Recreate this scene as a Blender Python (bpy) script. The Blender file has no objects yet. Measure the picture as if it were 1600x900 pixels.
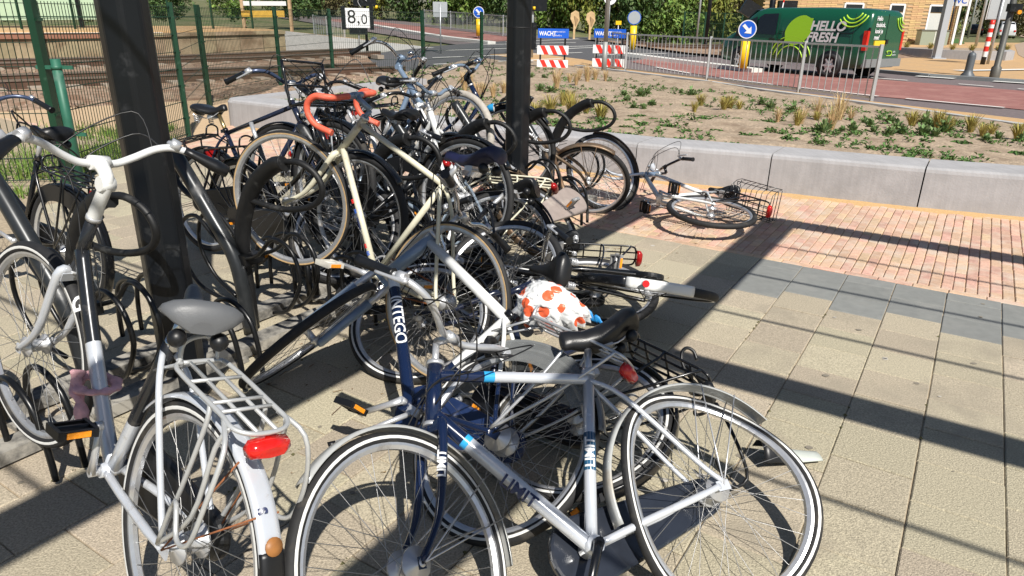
import bpy, bmesh, math, random
from mathutils import Matrix, Vector
random.seed(7)
R = math.radians
sc = bpy.context.scene
COL = sc.collection
# ---------------------------------------------------------------- camera, sky, sun, exposure
CAM_H = 1.55
th, ro = math.atan((450-24)/1100), R(1.0)
fwd = Vector((0, math.cos(th), -math.sin(th))); up0 = Vector((0, math.sin(th), math.cos(th))); rt0 = Vector((1, 0, 0))
rt = rt0*math.cos(ro)+up0*math.sin(ro); up = up0*math.cos(ro)-rt0*math.sin(ro)
cam = bpy.data.objects.new('camera', bpy.data.cameras.new('camera')); COL.objects.link(cam)
cam.matrix_world = Matrix(((rt.x, up.x, -fwd.x, 0), (rt.y, up.y, -fwd.y, 0), (rt.z, up.z, -fwd.z, CAM_H), (0, 0, 0, 1)))
cam.data.sensor_width = 36; cam.data.lens = 36*1100/1600; cam.data.clip_start = .05; cam.data.clip_end = 3000
sc.camera = cam
SUN = Vector((.33, -.85, 1.0)).normalized()          # towards the sun
sun_el = math.asin(SUN.z); sun_az = math.atan2(SUN.x, SUN.y)
w = bpy.data.worlds.new('World'); sc.world = w; w.use_nodes = True
nt = w.node_tree; bg = nt.nodes['Background']
sky = nt.nodes.new('ShaderNodeTexSky'); sky.sky_type = 'NISHITA'; sky.sun_disc = False
sky.sun_elevation = sun_el; sky.sun_rotation = sun_az; sky.altitude = 0; sky.air_density = 1.0; sky.dust_density = .8
nt.links.new(sky.outputs[0], bg.inputs[0]); bg.inputs[1].default_value = .056
sl = bpy.data.lights.new('sun', 'SUN'); sl.energy = 5.0; sl.angle = R(.53); sl.color = (1, .955, .88)
so = bpy.data.objects.new('sun', sl); COL.objects.link(so); so.rotation_euler = SUN.to_track_quat('Z', 'Y').to_euler()
vs = sc.view_settings; vs.view_transform = 'Standard'; vs.look = 'None'; vs.gamma = 1; vs.use_curve_mapping = False; vs.exposure = 0.36
sc.cycles.max_bounces = 6; sc.cycles.diffuse_bounces = 3; sc.cycles.glossy_bounces = 3; sc.cycles.transparent_max_bounces = 8
sc.cycles.caustics_reflective = False; sc.cycles.caustics_refractive = False

# ---------------------------------------------------------------- materials
MATS = {}
def mat(name, col, rough=.5, metal=0., var=.12, scale=30., bump=0., bscale=None, dirt=None, vary=0., spec=.5, alpha=1., trans=0., coat=0., dirt_t=.6, dscale=6., world=False):
    """procedural principled material: colour noise, optional dirt patches, per-piece variation and relief"""
    if name in MATS: return MATS[name]
    m = bpy.data.materials.new(name); m.use_nodes = True; MATS[name] = m
    n = m.node_tree.nodes; l = m.node_tree.links; b = n['Principled BSDF']
    b.inputs['Roughness'].default_value = rough; b.inputs['Metallic'].default_value = metal
    b.inputs['Specular IOR Level'].default_value = spec; b.inputs['Coat Weight'].default_value = coat
    b.inputs['Alpha'].default_value = alpha; b.inputs['Transmission Weight'].default_value = trans
    tc = n.new('ShaderNodeTexCoord'); nz = n.new('ShaderNodeTexNoise'); nz.inputs['Scale'].default_value = scale; nz.inputs['Detail'].default_value = 6
    gp = n.new('ShaderNodeNewGeometry'); CO = gp.outputs['Position'] if world else tc.outputs['Object']
    l.new(CO, nz.inputs['Vector'])
    if vary or scale > 0:
        mr = n.new('ShaderNodeMapRange'); mr.inputs[1].default_value = .25; mr.inputs[2].default_value = .75
        mr.inputs[3].default_value = 1-var; mr.inputs[4].default_value = 1+var; l.new(nz.outputs['Fac'], mr.inputs[0])
        val = mr.outputs[0]
        hue = None
        if vary:
            oi = n.new('ShaderNodeObjectInfo'); ge = n.new('ShaderNodeNewGeometry'); ad = n.new('ShaderNodeMath'); ad.operation = 'ADD'
            l.new(oi.outputs['Random'], ad.inputs[0]); l.new(ge.outputs['Random Per Island'], ad.inputs[1])
            fr = n.new('ShaderNodeMath'); fr.operation = 'FRACT'; l.new(ad.outputs[0], fr.inputs[0])
            m2 = n.new('ShaderNodeMapRange'); m2.inputs[3].default_value = 1-vary; m2.inputs[4].default_value = 1+vary; l.new(fr.outputs[0], m2.inputs[0])
            mu = n.new('ShaderNodeMath'); mu.operation = 'MULTIPLY'; l.new(val, mu.inputs[0]); l.new(m2.outputs[0], mu.inputs[1]); val = mu.outputs[0]
            f7 = n.new('ShaderNodeMath'); f7.operation = 'MULTIPLY'; f7.inputs[1].default_value = 7.31; l.new(fr.outputs[0], f7.inputs[0])
            f8 = n.new('ShaderNodeMath'); f8.operation = 'FRACT'; l.new(f7.outputs[0], f8.inputs[0]); hue = f8.outputs[0]
        vm = n.new('ShaderNodeVectorMath'); vm.operation = 'SCALE'; vm.inputs[0].default_value = col[:3]; l.new(val, vm.inputs['Scale'])
        out = vm.outputs[0]
        if hue:
            hs = n.new('ShaderNodeHueSaturation'); mh = n.new('ShaderNodeMapRange'); mh.inputs[3].default_value = .5-.022*min(1, vary/.15); mh.inputs[4].default_value = .5+.022*min(1, vary/.15)
            l.new(hue, mh.inputs[0]); l.new(mh.outputs[0], hs.inputs['Hue']); l.new(out, hs.inputs['Color']); out = hs.outputs[0]
        if dirt:
            n2 = n.new('ShaderNodeTexNoise'); n2.inputs['Scale'].default_value = dscale; n2.inputs['Detail'].default_value = 8; n2.inputs['Roughness'].default_value = .65
            l.new(CO, n2.inputs['Vector'])
            rp = n.new('ShaderNodeMapRange'); rp.inputs[1].default_value = dirt_t-.08; rp.inputs[2].default_value = dirt_t+.1; l.new(n2.outputs['Fac'], rp.inputs[0])
            mx = n.new('ShaderNodeMix'); mx.data_type = 'RGBA'; l.new(rp.outputs[0], mx.inputs[0]); l.new(out, mx.inputs[6]); mx.inputs[7].default_value = (*dirt, 1); out = mx.outputs[2]
            rm = n.new('ShaderNodeMapRange'); rm.inputs[3].default_value = rough; rm.inputs[4].default_value = min(1, rough+.35); l.new(rp.outputs[0], rm.inputs[0]); l.new(rm.outputs[0], b.inputs['Roughness'])
        l.new(out, b.inputs['Base Color'])
    if bump:
        n3 = n.new('ShaderNodeTexNoise'); n3.inputs['Scale'].default_value = bscale or scale; n3.inputs['Detail'].default_value = 4; l.new(CO, n3.inputs['Vector'])
        bp = n.new('ShaderNodeBump'); bp.inputs['Strength'].default_value = bump; bp.inputs['Distance'].default_value = .01
        l.new(n3.outputs['Fac'], bp.inputs['Height']); l.new(bp.outputs[0], b.inputs['Normal'])
    return m

# ---------------------------------------------------------------- mesh builder
class MB:
    def __init__(s): s.v = []; s.f = []; s.m = []; s.s = []
    def face(s, idx, mi=0, smooth=False): s.f.append(idx); s.m.append(mi); s.s.append(smooth)
    def tube(s, pts, r, n=8, mi=0, cap=True, flat=None, closed=False):
        P = [Vector(p) for p in pts]; k = len(P)
        if k < 2: return s
        rs = r if isinstance(r, (list, tuple)) else [r]*k
        tang = []
        for i in range(k):
            a = P[(i-1) % k] if (closed or i > 0) else P[i]; b = P[(i+1) % k] if (closed or i < k-1) else P[i]
            t = (b-a)
            if t.length < 1e-9: t = Vector((0, 0, 1))
            tang.append(t.normalized())
        h = Vector((0, 0, 1)) if abs(tang[0].z) < .9 else Vector((1, 0, 0))
        nrm = (h-tang[0]*h.dot(tang[0])).normalized(); base = len(s.v)
        for i in range(k):
            nrm = nrm-tang[i]*nrm.dot(tang[i])
            if nrm.length < 1e-6: nrm = tang[i].orthogonal()
            nrm.normalize(); bi = tang[i].cross(nrm)
            for j in range(n):
                a = 2*math.pi*(j+.5)/n; fa, fb = (1, 1) if not flat else flat
                s.v.append(tuple(P[i]+nrm*(math.cos(a)*rs[i]*fa)+bi*(math.sin(a)*rs[i]*fb)))
        for i in range(k if closed else k-1):
            m = mi[min(i, len(mi)-1)] if isinstance(mi, (list, tuple)) else mi
            for j in range(n):
                a = base+i*n+j; b = base+i*n+(j+1) % n; i2 = (i+1) % k
                s.face((a, b, base+i2*n+(j+1) % n, base+i2*n+j), m, True)
        if cap and not closed:
            m0 = mi[0] if isinstance(mi, (list, tuple)) else mi; m1 = mi[-1] if isinstance(mi, (list, tuple)) else mi
            s.face(tuple(base+j for j in reversed(range(n))), m0); s.face(tuple(base+(k-1)*n+j for j in range(n)), m1)
        return s
    def box(s, c, size, mi=0, rot=None, taper=None):
        c = Vector(c); b = len(s.v); x, y, z = [q/2 for q in size]
        for dz in (-1, 1):
            for dx, dy in ((-1, -1), (1, -1), (1, 1), (-1, 1)):
                p = Vector((dx*x, dy*y, dz*z))
                if taper and dz > 0: p.x *= taper; p.y *= taper
                if rot: p = rot @ p
                s.v.append(tuple(c+p))
        for q in ((3, 2, 1, 0), (4, 5, 6, 7), (0, 1, 5, 4), (1, 2, 6, 5), (2, 3, 7, 6), (3, 0, 4, 7)): s.face(tuple(b+i for i in q), mi)
        return s
    def bar(s, a, b, wx, wz, mi=0):
        """box beam from a to b"""
        a = Vector(a); b = Vector(b); d = b-a; L = d.length; d.normalize()
        h = Vector((0, 0, 1)) if abs(d.z) < .95 else Vector((1, 0, 0))
        y = h.cross(d).normalized(); z = d.cross(y)
        s.box((a+b)/2, (L, wx, wz), mi, Matrix((d, y, z)).transposed()); return s
    def lathe(s, prof, n=24, mi=0, axis='Y', c=(0, 0, 0), closed=False, smooth=True):
        b = len(s.v); k = len(prof); c = Vector(c)
        for i in range(n):
            a = 2*math.pi*i/n; ca, sa = math.cos(a), math.sin(a)
            for r, h in prof:
                p = (r*ca, h, r*sa) if axis == 'Y' else ((r*ca, r*sa, h) if axis == 'Z' else (h, r*ca, r*sa))
                s.v.append(tuple(c+Vector(p)))
        for i in range(n):
            i2 = (i+1) % n
            for j in range(k if closed else k-1):
                j2 = (j+1) % k; m = mi[j] if isinstance(mi, (list, tuple)) else mi
                q = (b+i*k+j, b+i*k+j2, b+i2*k+j2, b+i2*k+j)
                s.face(q if axis != 'Y' else q[::-1], m, smooth)
        return s
    def ball(s, c, r, mi=0, n=10, sq=(1, 1, 1)):
        b = len(s.v); c = Vector(c); m = n//2+1
        for i in range(m+1):
            t = math.pi*i/m
            for j in range(n):
                a = 2*math.pi*j/n; s.v.append((c.x+r*sq[0]*math.sin(t)*math.cos(a), c.y+r*sq[1]*math.sin(t)*math.sin(a), c.z+r*sq[2]*math.cos(t)))
        for i in range(m):
            for j in range(n): s.face((b+i*n+j, b+(i+1)*n+j, b+(i+1)*n+(j+1) % n, b+i*n+(j+1) % n), mi, True)
        return s
    def loft(s, secs, mi=0, closed=True, cap=True, smooth=True):
        b = len(s.v); k = len(secs[0])
        for q in secs: s.v.extend(tuple(p) for p in q)
        for i in range(len(secs)-1):
            for j in range(k if closed else k-1): s.face((b+i*k+j, b+i*k+(j+1) % k, b+(i+1)*k+(j+1) % k, b+(i+1)*k+j), mi, smooth)
        if cap and closed: s.face(tuple(b+j for j in reversed(range(k))), mi); s.face(tuple(b+(len(secs)-1)*k+j for j in range(k)), mi)
        return s
    def prism(s, poly, d, mi=0, side=None):
        """extrude a 3D polygon by vector d"""
        d = Vector(d); b = len(s.v); k = len(poly)
        s.v.extend(tuple(p) for p in poly); s.v.extend(tuple(Vector(p)+d) for p in poly)
        s.face(tuple(b+i for i in reversed(range(k))), mi); s.face(tuple(b+k+i for i in range(k)), mi)
        for i in range(k): s.face((b+i, b+(i+1) % k, b+k+(i+1) % k, b+k+i), mi if side is None else side)
        return s
    def quad(s, a, b, c, d, mi=0):
        n = len(s.v); s.v += [tuple(a), tuple(b), tuple(c), tuple(d)]; s.face((n, n+1, n+2, n+3), mi); return s
    def mesh(s, name, mats):
        me = bpy.data.meshes.new(name); me.from_pydata(s.v, [], s.f)
        for m in (mats if isinstance(mats, (list, tuple)) else [mats]): me.materials.append(m)
        me.polygons.foreach_set('material_index', s.m); me.polygons.foreach_set('use_smooth', s.s); me.update(); return me
    def build(s, name, mats, parent=None, mw=None, fix=False):
        me = s.mesh(name, mats)
        if fix:
            bm = bmesh.new(); bm.from_mesh(me); bmesh.ops.recalc_face_normals(bm, faces=bm.faces); bm.to_mesh(me); bm.free()
        return place(name, me, parent, mw)
def place(name, data, parent=None, mw=None):
    o = bpy.data.objects.new(name, data); COL.objects.link(o)
    if parent is not None: o.parent = parent
    if mw is not None: o.matrix_local = mw
    return o
def tag(o, label=None, cat=None, group=None, kind=None):
    if label: o['label'] = label
    if cat: o['category'] = cat
    if group: o['group'] = group
    if kind: o['kind'] = kind
    return o
def thing(name, label, cat, loc=(0, 0, 0), rz=0, group=None, mw=None):
    o = bpy.data.objects.new(name, None); COL.objects.link(o); o.empty_display_size = .1
    if mw is not None: o.matrix_world = mw
    else: o.location = loc; o.rotation_euler = (0, 0, rz)
    return tag(o, label, cat, group)
def spline(pts, n=6):
    """Catmull-Rom through points"""
    P = [Vector(p) for p in pts]; out = []
    for i in range(len(P)-1):
        p0 = P[max(i-1, 0)]; p1 = P[i]; p2 = P[i+1]; p3 = P[min(i+2, len(P)-1)]
        for k in range(n):
            t = k/n
            out.append(.5*((2*p1)+(p2-p0)*t+(2*p0-5*p1+4*p2-p3)*t*t+(3*p1-p0-3*p2+p3)*t**3))
    return out+[P[-1]]
def text_mesh(txt, size, offset=0., extrude=0., shear=0., align='LEFT', spacing=1.):
    cu = bpy.data.curves.new('lettering', 'FONT'); cu.body = txt; cu.size = size; cu.offset = offset; cu.extrude = extrude; cu.shear = shear; cu.align_x = align
    cu.space_character = spacing; cu.resolution_u = 3
    ob = bpy.data.objects.new('lettering', cu); me = bpy.data.meshes.new_from_object(ob)
    bpy.data.objects.remove(ob); bpy.data.curves.remove(cu); return me
def frame(o, x, y, z=None):
    """matrix with origin o, x axis, y axis"""
    x = Vector(x).normalized(); y = Vector(y); z = x.cross(y).normalized(); y = z.cross(x); o = Vector(o)
    return Matrix(((x.x, y.x, z.x, o.x), (x.y, y.y, z.y, o.y), (x.z, y.z, z.z, o.z), (0, 0, 0, 1)))
UA = R(-32.4); Uv = Vector((math.cos(UA), math.sin(UA), 0)); Vv = Vector((-math.sin(UA), math.cos(UA), 0))
def UV(u, v, z=0): return Uv*u+Vv*v+Vector((0, 0, z))
def tz(X, Y):
    s = min(1, max(0, (9-X)/6)); s = s*s*(3-2*s); return s*.028*max(0, Y-22)
# ================================================================ ground, paving, planter, roads, railway
def pix(p):
    v_ = Vector(p)-Vector((0, 0, CAM_H)); d = v_.dot(fwd)
    return (800+1100*v_.dot(rt)/d, 450-1100*v_.dot(up)/d, d) if d > .05 else None
def infr(p, m=30):
    q = pix(p); return q is not None and -m < q[0] < 1600+m and -m < q[1] < 900+m
soil_d = mat('joint sand', (.36, .29, .20), .95, var=.25, scale=40, bump=.3)
def drape(name, poly, mt, dz, sub=4, parent=None):
    bm = bmesh.new(); bm.faces.new([bm.verts.new((x, y, 0)) for x, y in poly]); bmesh.ops.triangulate(bm, faces=bm.faces)
    for k in range(sub):
        ed = [e for e in bm.edges if e.calc_length() > 2.2]
        if not ed: break
        bmesh.ops.subdivide_edges(bm, edges=ed, cuts=1); bmesh.ops.triangulate(bm, faces=bm.faces)
    for v_ in bm.verts: v_.co.z = tz(v_.co.x, v_.co.y)+dz
    bmesh.ops.recalc_face_normals(bm, faces=bm.faces)
    me = bpy.data.meshes.new(name); bm.to_mesh(me); bm.free(); me.materials.append(mt)
    if me.polygons and sum(p.normal.z for p in me.polygons) < 0: me.flip_normals()
    o = place(name, me, parent)
    if parent is None: o['kind'] = 'structure'
    return o
# base terrain to the horizon
xs = [-900, -400, -200, -100, -60]+[-40+2*i for i in range(41)]+[60, 100, 200, 400, 900]; ys = [-60, -20, 0]+[4+2*i for i in range(48)]+[110, 140, 200, 400, 900, 2000]
m = MB(); m.v = [(x, y, (tz(x, y) if y < 140 else tz(x, 140))-.06-(.0)) for y in ys for x in xs]; nx = len(xs)
for j in range(len(ys)-1):
    for i in range(nx-1): m.face((j*nx+i, j*nx+i+1, (j+1)*nx+i+1, (j+1)*nx+i), 0, True)
tag(m.build('ground', [mat('dry verge earth', (.17, .15, .075), .95, var=.35, scale=3, dirt=(.07, .10, .025), dirt_t=.5, dscale=.8, bump=.4, bscale=20)]), kind='structure')
# ---- slab pavement
slab_mat = mat('exposed aggregate slab', (.42, .367, .270), .92, var=.42, scale=140, vary=.09, bump=.6, bscale=200, dirt=(.315, .275, .21), dirt_t=.60, dscale=1.7, world=True)
grey_mat = mat('blue grey slab', (.205, .21, .20), .85, world=True, var=.10, scale=18, vary=.07, bump=.25, bscale=160, dirt=(.25, .25, .235), dirt_t=.60, dscale=4)
pave = MB().prism([UV(-13, -6, -.07), UV(9, -6, -.07), UV(9, 4.90, -.07), UV(-13, 4.90, -.07)], (0, 0, .062)).build('pavement', [soil_d]); tag(pave, kind='structure')
TS = .2825; EDGE = 4.865
def chamf(lx, ly, h, c=.004):
    mb = MB()
    for z, q in ((-h, 0), (-c, 0), (0, c)):
        x, y = lx/2-q, ly/2-q; mb.v += [(-x, -y, z), (x, -y, z), (x, y, z), (-x, y, z)]
    for k in (0, 4):
        for i in range(4): mb.face((k+i, k+(i+1) % 4, k+4+(i+1) % 4, k+4+i))
    mb.face((8, 9, 10, 11)); return mb
sl_me = {('s', 1): chamf(TS-.0035, TS-.0035, .04).mesh('slab', slab_mat), ('s', .5): chamf(TS-.0035, TS/2-.0035, .04).mesh('slab', slab_mat),
         ('g', 1): chamf(TS-.0035, TS-.0035, .04).mesh('slab', grey_mat), ('g', .5): chamf(TS-.0035, TS/2-.0035, .04).mesh('slab', grey_mat)}
rg = random.Random(3); cells = []
ku0, ku1 = -40, 26
for k in range(ku0, ku1):
    uc = -.19+(k+.5)*TS; odd = k % 2; v_ = EDGE; i = 0
    while v_ > -3:
        ln = .5 if (i == 0 and odd) else 1; vc = v_-ln*TS/2; gcol = -.90 < uc and (i < (3 if odd else 2)) and uc < 6
        P = UV(uc, vc)
        if -3.95-0.35*(P.y-6) < P.x or P.y < 4.0: cells.append((P, ln, 'g' if gcol else 's'))
        v_ -= ln*TS; i += 1
vis = sorted([c for c in cells if infr(c[0], 60)], key=lambda c: c[0].length)
rz_slab = Matrix.Rotation(UA, 4, 'Z')
def slab_mw(P): return Matrix.Translation(P+Vector((rg.uniform(-.0012, .0012), rg.uniform(-.0012, .0012), rg.uniform(-.0025, .001)))) @ rz_slab @ Matrix.Rotation(rg.uniform(-.004, .004), 4, 'X') @ Matrix.Rotation(rg.uniform(-.004, .004), 4, 'Y')
for P, ln, kd in vis[:300]: place('slab', sl_me[(kd, ln)], pave, slab_mw(P))
rest = MB(); done = set(id(c) for c in vis[:300])
for c in cells:
    if id(c) in done or c[0].length > 16: continue
    P, ln, kd = c; b = chamf(TS-.0035, TS*ln-.0035, .04); M_ = slab_mw(P); n0 = len(rest.v); rest.v += [tuple(M_ @ Vector(q)) for q in b.v]
    for f in b.f: rest.face(tuple(q+n0 for q in f), 0 if kd == 's' else 1)
tag(rest.build('slab', [slab_mat, grey_mat], pave), kind='stuff')
# ---- pink clay brick strip
PF = [(-8.8, 6.50), (-5.5, 6.56), (-2.7, 6.70), (-1.52, 6.93), (-.26, 7.10), (.55, 7.28), (3.2, 7.9), (6.5, 8.7)]
def pfront(u):
    for (a, b), (c, d) in zip(PF, PF[1:]):
        if u <= c: return b+(d-b)*(u-a)/(c-a)
    return PF[-1][1]
brick_mat = mat('pink clay brick', (.55, .36, .255), .85, world=True, var=.18, scale=28, vary=.15, bump=.3, bscale=90, dirt=(.56, .45, .36), dirt_t=.55, dscale=5)
bw, bl = .0655, .2
bpave = MB().prism([UV(-13.5, 4.86, -.07), UV(6.5, 4.86, -.07), UV(6.5, 8.6, -.07), UV(-1, 7.3, -.07), UV(-9, 6.9, -.07), UV(-9.6, 12, -.07), UV(-13.5, 12, -.07)], (0, 0, .060)).build('brick_path', [mat('orange joint sand', (.50, .36, .22), .95, var=.2, scale=30)]); tag(bpave, kind='structure')
bme = chamf(bw-.005, bl-.005, .035, .004).mesh('brick', brick_mat); bme2 = chamf(bl-.005, bw-.005, .035, .004).mesh('brick', brick_mat); bc = []
for k in range(-190, 72):
    u = k*bw+.02; v_ = EDGE+.005+bw+(-bl/2 if k % 2 else 0)
    vmax = pfront(u)-.03 if u > -8.9 else 8.6
    v0 = EDGE+.005+bw
    while v_ < vmax:
        a = max(v_, v0); b = min(v_+bl, vmax)
        if b-a > .05:
            P = UV(u, (a+b)/2)
            if -4.1 < P.x: bc.append((P, 0, b-a))
        v_ += bl
for k in range(-60, 24): bc.append((UV(k*bl, EDGE+.005+bw/2), 1, bl))
bvis = sorted([c for c in bc if infr(c[0], 10) and not (c[0].x < .6 and c[0].y > 5.2 and c[0].x < .6)], key=lambda c: (0 if c[2] > .19 else 1, c[0].length)); bid = set()
for c in bvis[:300]:
    if c[2] < .19: continue
    bid.add(id(c)); place('brick', bme2 if c[1] else bme, bpave, slab_mw(c[0]))
rest = MB()
for c in bc:
    if id(c) in bid or c[0].length > 15: continue
    b = chamf(bl-.005, bw-.005, .035) if c[1] else chamf(bw-.005, c[2]-.005, .035); M_ = slab_mw(c[0]); n0 = len(rest.v); rest.v += [tuple(M_ @ Vector(q)) for q in b.v]
    for f in b.f: rest.face(tuple(q+n0 for q in f))
tag(rest.build('brick', [brick_mat], bpave), kind='stuff')
# ---- concrete planter wall
conc = mat('pale precast concrete', (.37, .365, .372), .85, var=.08, scale=7, vary=.04, bump=.18, bscale=60, dirt=(.315, .31, .315), dirt_t=.58, dscale=2.5)
# casting streaks
nn = conc.node_tree.nodes; cl = conc.node_tree.links; tcc = nn.new('ShaderNodeTexCoord'); mpp = nn.new('ShaderNodeMapping'); mpp.inputs['Rotation'].default_value = (0, 0, -UA); mpp.inputs['Scale'].default_value = (38, 3, 2.2)
nzz = nn.new('ShaderNodeTexNoise'); nzz.inputs['Scale'].default_value = 1; nzz.inputs['Detail'].default_value = 5; cl.new(tcc.outputs['Object'], mpp.inputs[0]); cl.new(mpp.outputs[0], nzz.inputs['Vector'])
mrr = nn.new('ShaderNodeMapRange'); mrr.inputs[1].default_value = .3; mrr.inputs[2].default_value = .7; mrr.inputs[3].default_value = .93; mrr.inputs[4].default_value = 1.05; cl.new(nzz.outputs['Fac'], mrr.inputs[0])
pbs = nn['Principled BSDF']; srcc = pbs.inputs['Base Color'].links[0].from_socket; vmm = nn.new('ShaderNodeVectorMath'); vmm.operation = 'SCALE'; cl.new(srcc, vmm.inputs[0]); cl.new(mrr.outputs[0], vmm.inputs['Scale']); cl.new(vmm.outputs[0], pbs.inputs['Base Color'])
planter = thing('planter_wall', 'low grey precast concrete planter wall along the brick path', 'planter wall', UV(-1.5, 6.95))
PH = .37; PD = .55
us = [-8.9]+[-1.52+1.27*k for k in range(-5, 7)]
inv = Matrix.Translation(UV(-1.5, 6.95)).inverted()
for a, b in zip(us, us[1:]):
    n_ = 4; base = [UV(a+.006+(b-a-.012)*i/n_, pfront(a+.006+(b-a-.012)*i/n_)) for i in range(n_+1)]
    mb = MB(); secs = []
    for p in base: secs.append([inv @ (p+Vv*y+Vector((0, 0, z))) for y, z in ((0, -.05), (0.006, PH-.045), (.014, PH-.018), (.04, PH-.002), (.07, PH), (PD-.05, PH), (PD-.015, PH-.012), (PD, PH-.05), (PD, -.05))])
    mb.loft(secs, smooth=False)
    if a == us[0]:
        e = UV(a-.02, pfront(a)); 
        secs = []
        for i in range(7):
            t = R(90)*i/6; c = UV(a, pfront(a)+.30); secs.append([inv @ (c+(-Vv*math.cos(t)-Uv*math.sin(t))*(.30-y)+Vector((0, 0, z))) for y, z in ((0, -.05), (.006, PH-.045), (.04, PH-.002), (.26, PH), (.29, -.05))])
        mb.loft(secs, smooth=False)
        q0 = UV(a-.30, pfront(a)+.30); q1 = UV(a-.30-.3, pfront(a)+4.6); secs = [[inv @ (q+Uv*y+Vector((0, 0, z))) for y, z in ((0, -.05), (.006, PH-.045), (.04, PH-.002), (.40, PH), (.45, -.05))] for q in (q0, q1)]; mb.loft(secs, smooth=False)
    mb.build('kerb_unit', [conc], planter, fix=True)
# drifted sand at the foot of the wall
sd = MB(); pr2 = []
for i in range(90):
    u = -8.8+12.5*i/89; w_ = .05+.07*abs(math.sin(i*.9)+.6*math.sin(i*2.3)); pr2.append([UV(u, pfront(u)+.02, .018), UV(u, pfront(u)-w_*.5, .006), UV(u, pfront(u)-w_-.02, -.008)])
sd.loft(pr2, closed=False); tag(sd.build('drifted_sand', [mat('orange sand', (.50, .32, .15), .95, var=.15, scale=60)]), 'orange sand drifted against the foot of the planter wall', 'sand', kind='stuff')
# ---- planting bed soil
KX = [(-1.0, 27.5), (1.9, 23.2), (4.7, 18.1), (5.5, 15.9), (6.9, 13.2), (7.8, 11.0), (10.0, 6.5), (12.5, 2.0)]
def along(P, t):
    L = [0]
    for a, b in zip(P, P[1:]): L.append(L[-1]+math.hypot(b[0]-a[0], b[1]-a[1]))
    s = t*L[-1]
    for i in range(len(P)-1):
        if s <= L[i+1]+1e-9: f = (s-L[i])/(L[i+1]-L[i]); return (P[i][0]+(P[i+1][0]-P[i][0])*f, P[i][1]+(P[i+1][1]-P[i][1])*f)
    return P[-1]
AX = [tuple(UV(u, pfront(u)+PD-.03)[:2]) for u in (-9.0, -7, -5, -3.5, -2, -1, 0, 1.2, 2.5, 4.5, 6.5)]
from mathutils import noise as mnoise
def bedz(X, Y, s): return .30-.20*s**1.5+.04*mnoise.noise((X*1.1, Y*1.1, 3))+.035*mnoise.noise((X*3.5, Y*3.5, 1))+.02*mnoise.noise((X*9, Y*9, 5))
m = MB(); NI, NJ = 170, 90
for i in range(NI+1):
    a = along(AX, i/NI); b = along(KX, i/NI)
    for j in range(NJ+1):
        s = (j/NJ)**1.6; X_, Y_ = a[0]+(b[0]-a[0])*s, a[1]+(b[1]-a[1])*s; m.v.append((X_, Y_, bedz(X_, Y_, s)))
for i in range(NI):
    for j in range(NJ): q = i*(NJ+1)+j; m.face((q, q+1, q+NJ+2, q+NJ+1), 0, True)
bed = tag(m.build('planting_bed', [mat('sandy bed soil', (.36, .28, .20), .95, var=.35, scale=26, bump=1., bscale=45, dirt=(.24, .175, .12), dirt_t=.56, dscale=3)], fix=True), kind='structure')
from mathutils.bvhtree import BVHTree
bed_t = BVHTree.FromPolygons([v_.co.copy() for v_ in bed.data.vertices], [tuple(p.vertices) for p in bed.data.polygons])
def bed_z(X, Y):
    h_ = bed_t.ray_cast(Vector((X, Y, 3)), Vector((0, 0, -1))); return h_[0].z if h_[0] else .2
# ---- ochre footpath, kerbs, roads
ochre = mat('ochre paving brick', (.50, .315, .15), .88, var=.16, scale=9, dirt=(.43, .29, .16), dirt_t=.55, dscale=1.5, bump=.2, bscale=40)
kerbm = mat('grey kerb concrete', (.42, .42, .41), .85, var=.12, scale=12)
asph = mat('mauve worn asphalt', (.155, .125, .125), .9, var=.18, scale=12, bump=.3, bscale=90)
asphd = mat('dark asphalt', (.085, .085, .09), .9, var=.2, scale=10, bump=.3, bscale=90)
redas = mat('red cycle asphalt', (.27, .115, .10), .9, var=.18, scale=7, dirt=(.34, .17, .145), dirt_t=.55, dscale=1.2, bump=.3, bscale=90)
paint = mat('white road paint', (.74, .73, .69), .7, var=.1, scale=14, dirt=(.5, .48, .44), dirt_t=.65)
drape('footpath', KX[::-1][:0]+[(x, y) for x, y in KX]+[(14.8, 3.2), (11.8, 7.6), (8.75, 12.4), (7.35, 14.75), (6.0, 17.2), (5.2, 19.6), (3.6, 22.9), (2.4, 26.0), (.6, 28.6)], ochre, .03)
m = MB()
for (x0, y0), (x1, y1) in zip(KX[1:], KX[2:]): m.bar((x0, y0, .05), (x1, y1, .05), .16, .16)
tag(m.build('kerb', [kerbm]), kind='structure')
road_near = [(15.2, 2.6), (11.9, 7.7), (8.8, 12.5), (7.4, 14.85), (6.05, 17.3), (5.25, 19.7), (3.65, 23), (2.4, 26.2), (-.8, 30.6), (-4.2, 35), (-8, 41.5), (-20, 62)]
road_far = [(-13, 66), (-3.5, 47.5), (.5, 41.5), (4.5, 37.5), (8.2, 33), (11.2, 25.6), (12.6, 22.3), (15, 19.8), (20.5, 14.4), (28, 7)]
road = drape('road', road_near+road_far, asph, .0)
def strip(poly, mt, dz, nm, sub=3): return drape(nm, poly, mt, dz, sub)
strip([(16.3, 3.9), (12.6, 9.6), (9.6, 14.3), (7.8, 16.3), (6.4, 19), (5.2, 22.4), (4.0, 25.8), (4.9, 27.6), (7.4, 25.2), (9.2, 22.4), (11.2, 20), (13.2, 17.3), (17.4, 12.3), (22, 7)], redas, .012, 'cycle_lane')
strip([(-.6, 33.2), (-3.6, 37.8), (-7.6, 44.5), (-15, 57.5), (-13.2, 60), (-5.9, 48.6), (-2.6, 43), (.2, 38.6), (1.4, 36.8)], redas, .014, 'cycle_lane')
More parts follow.
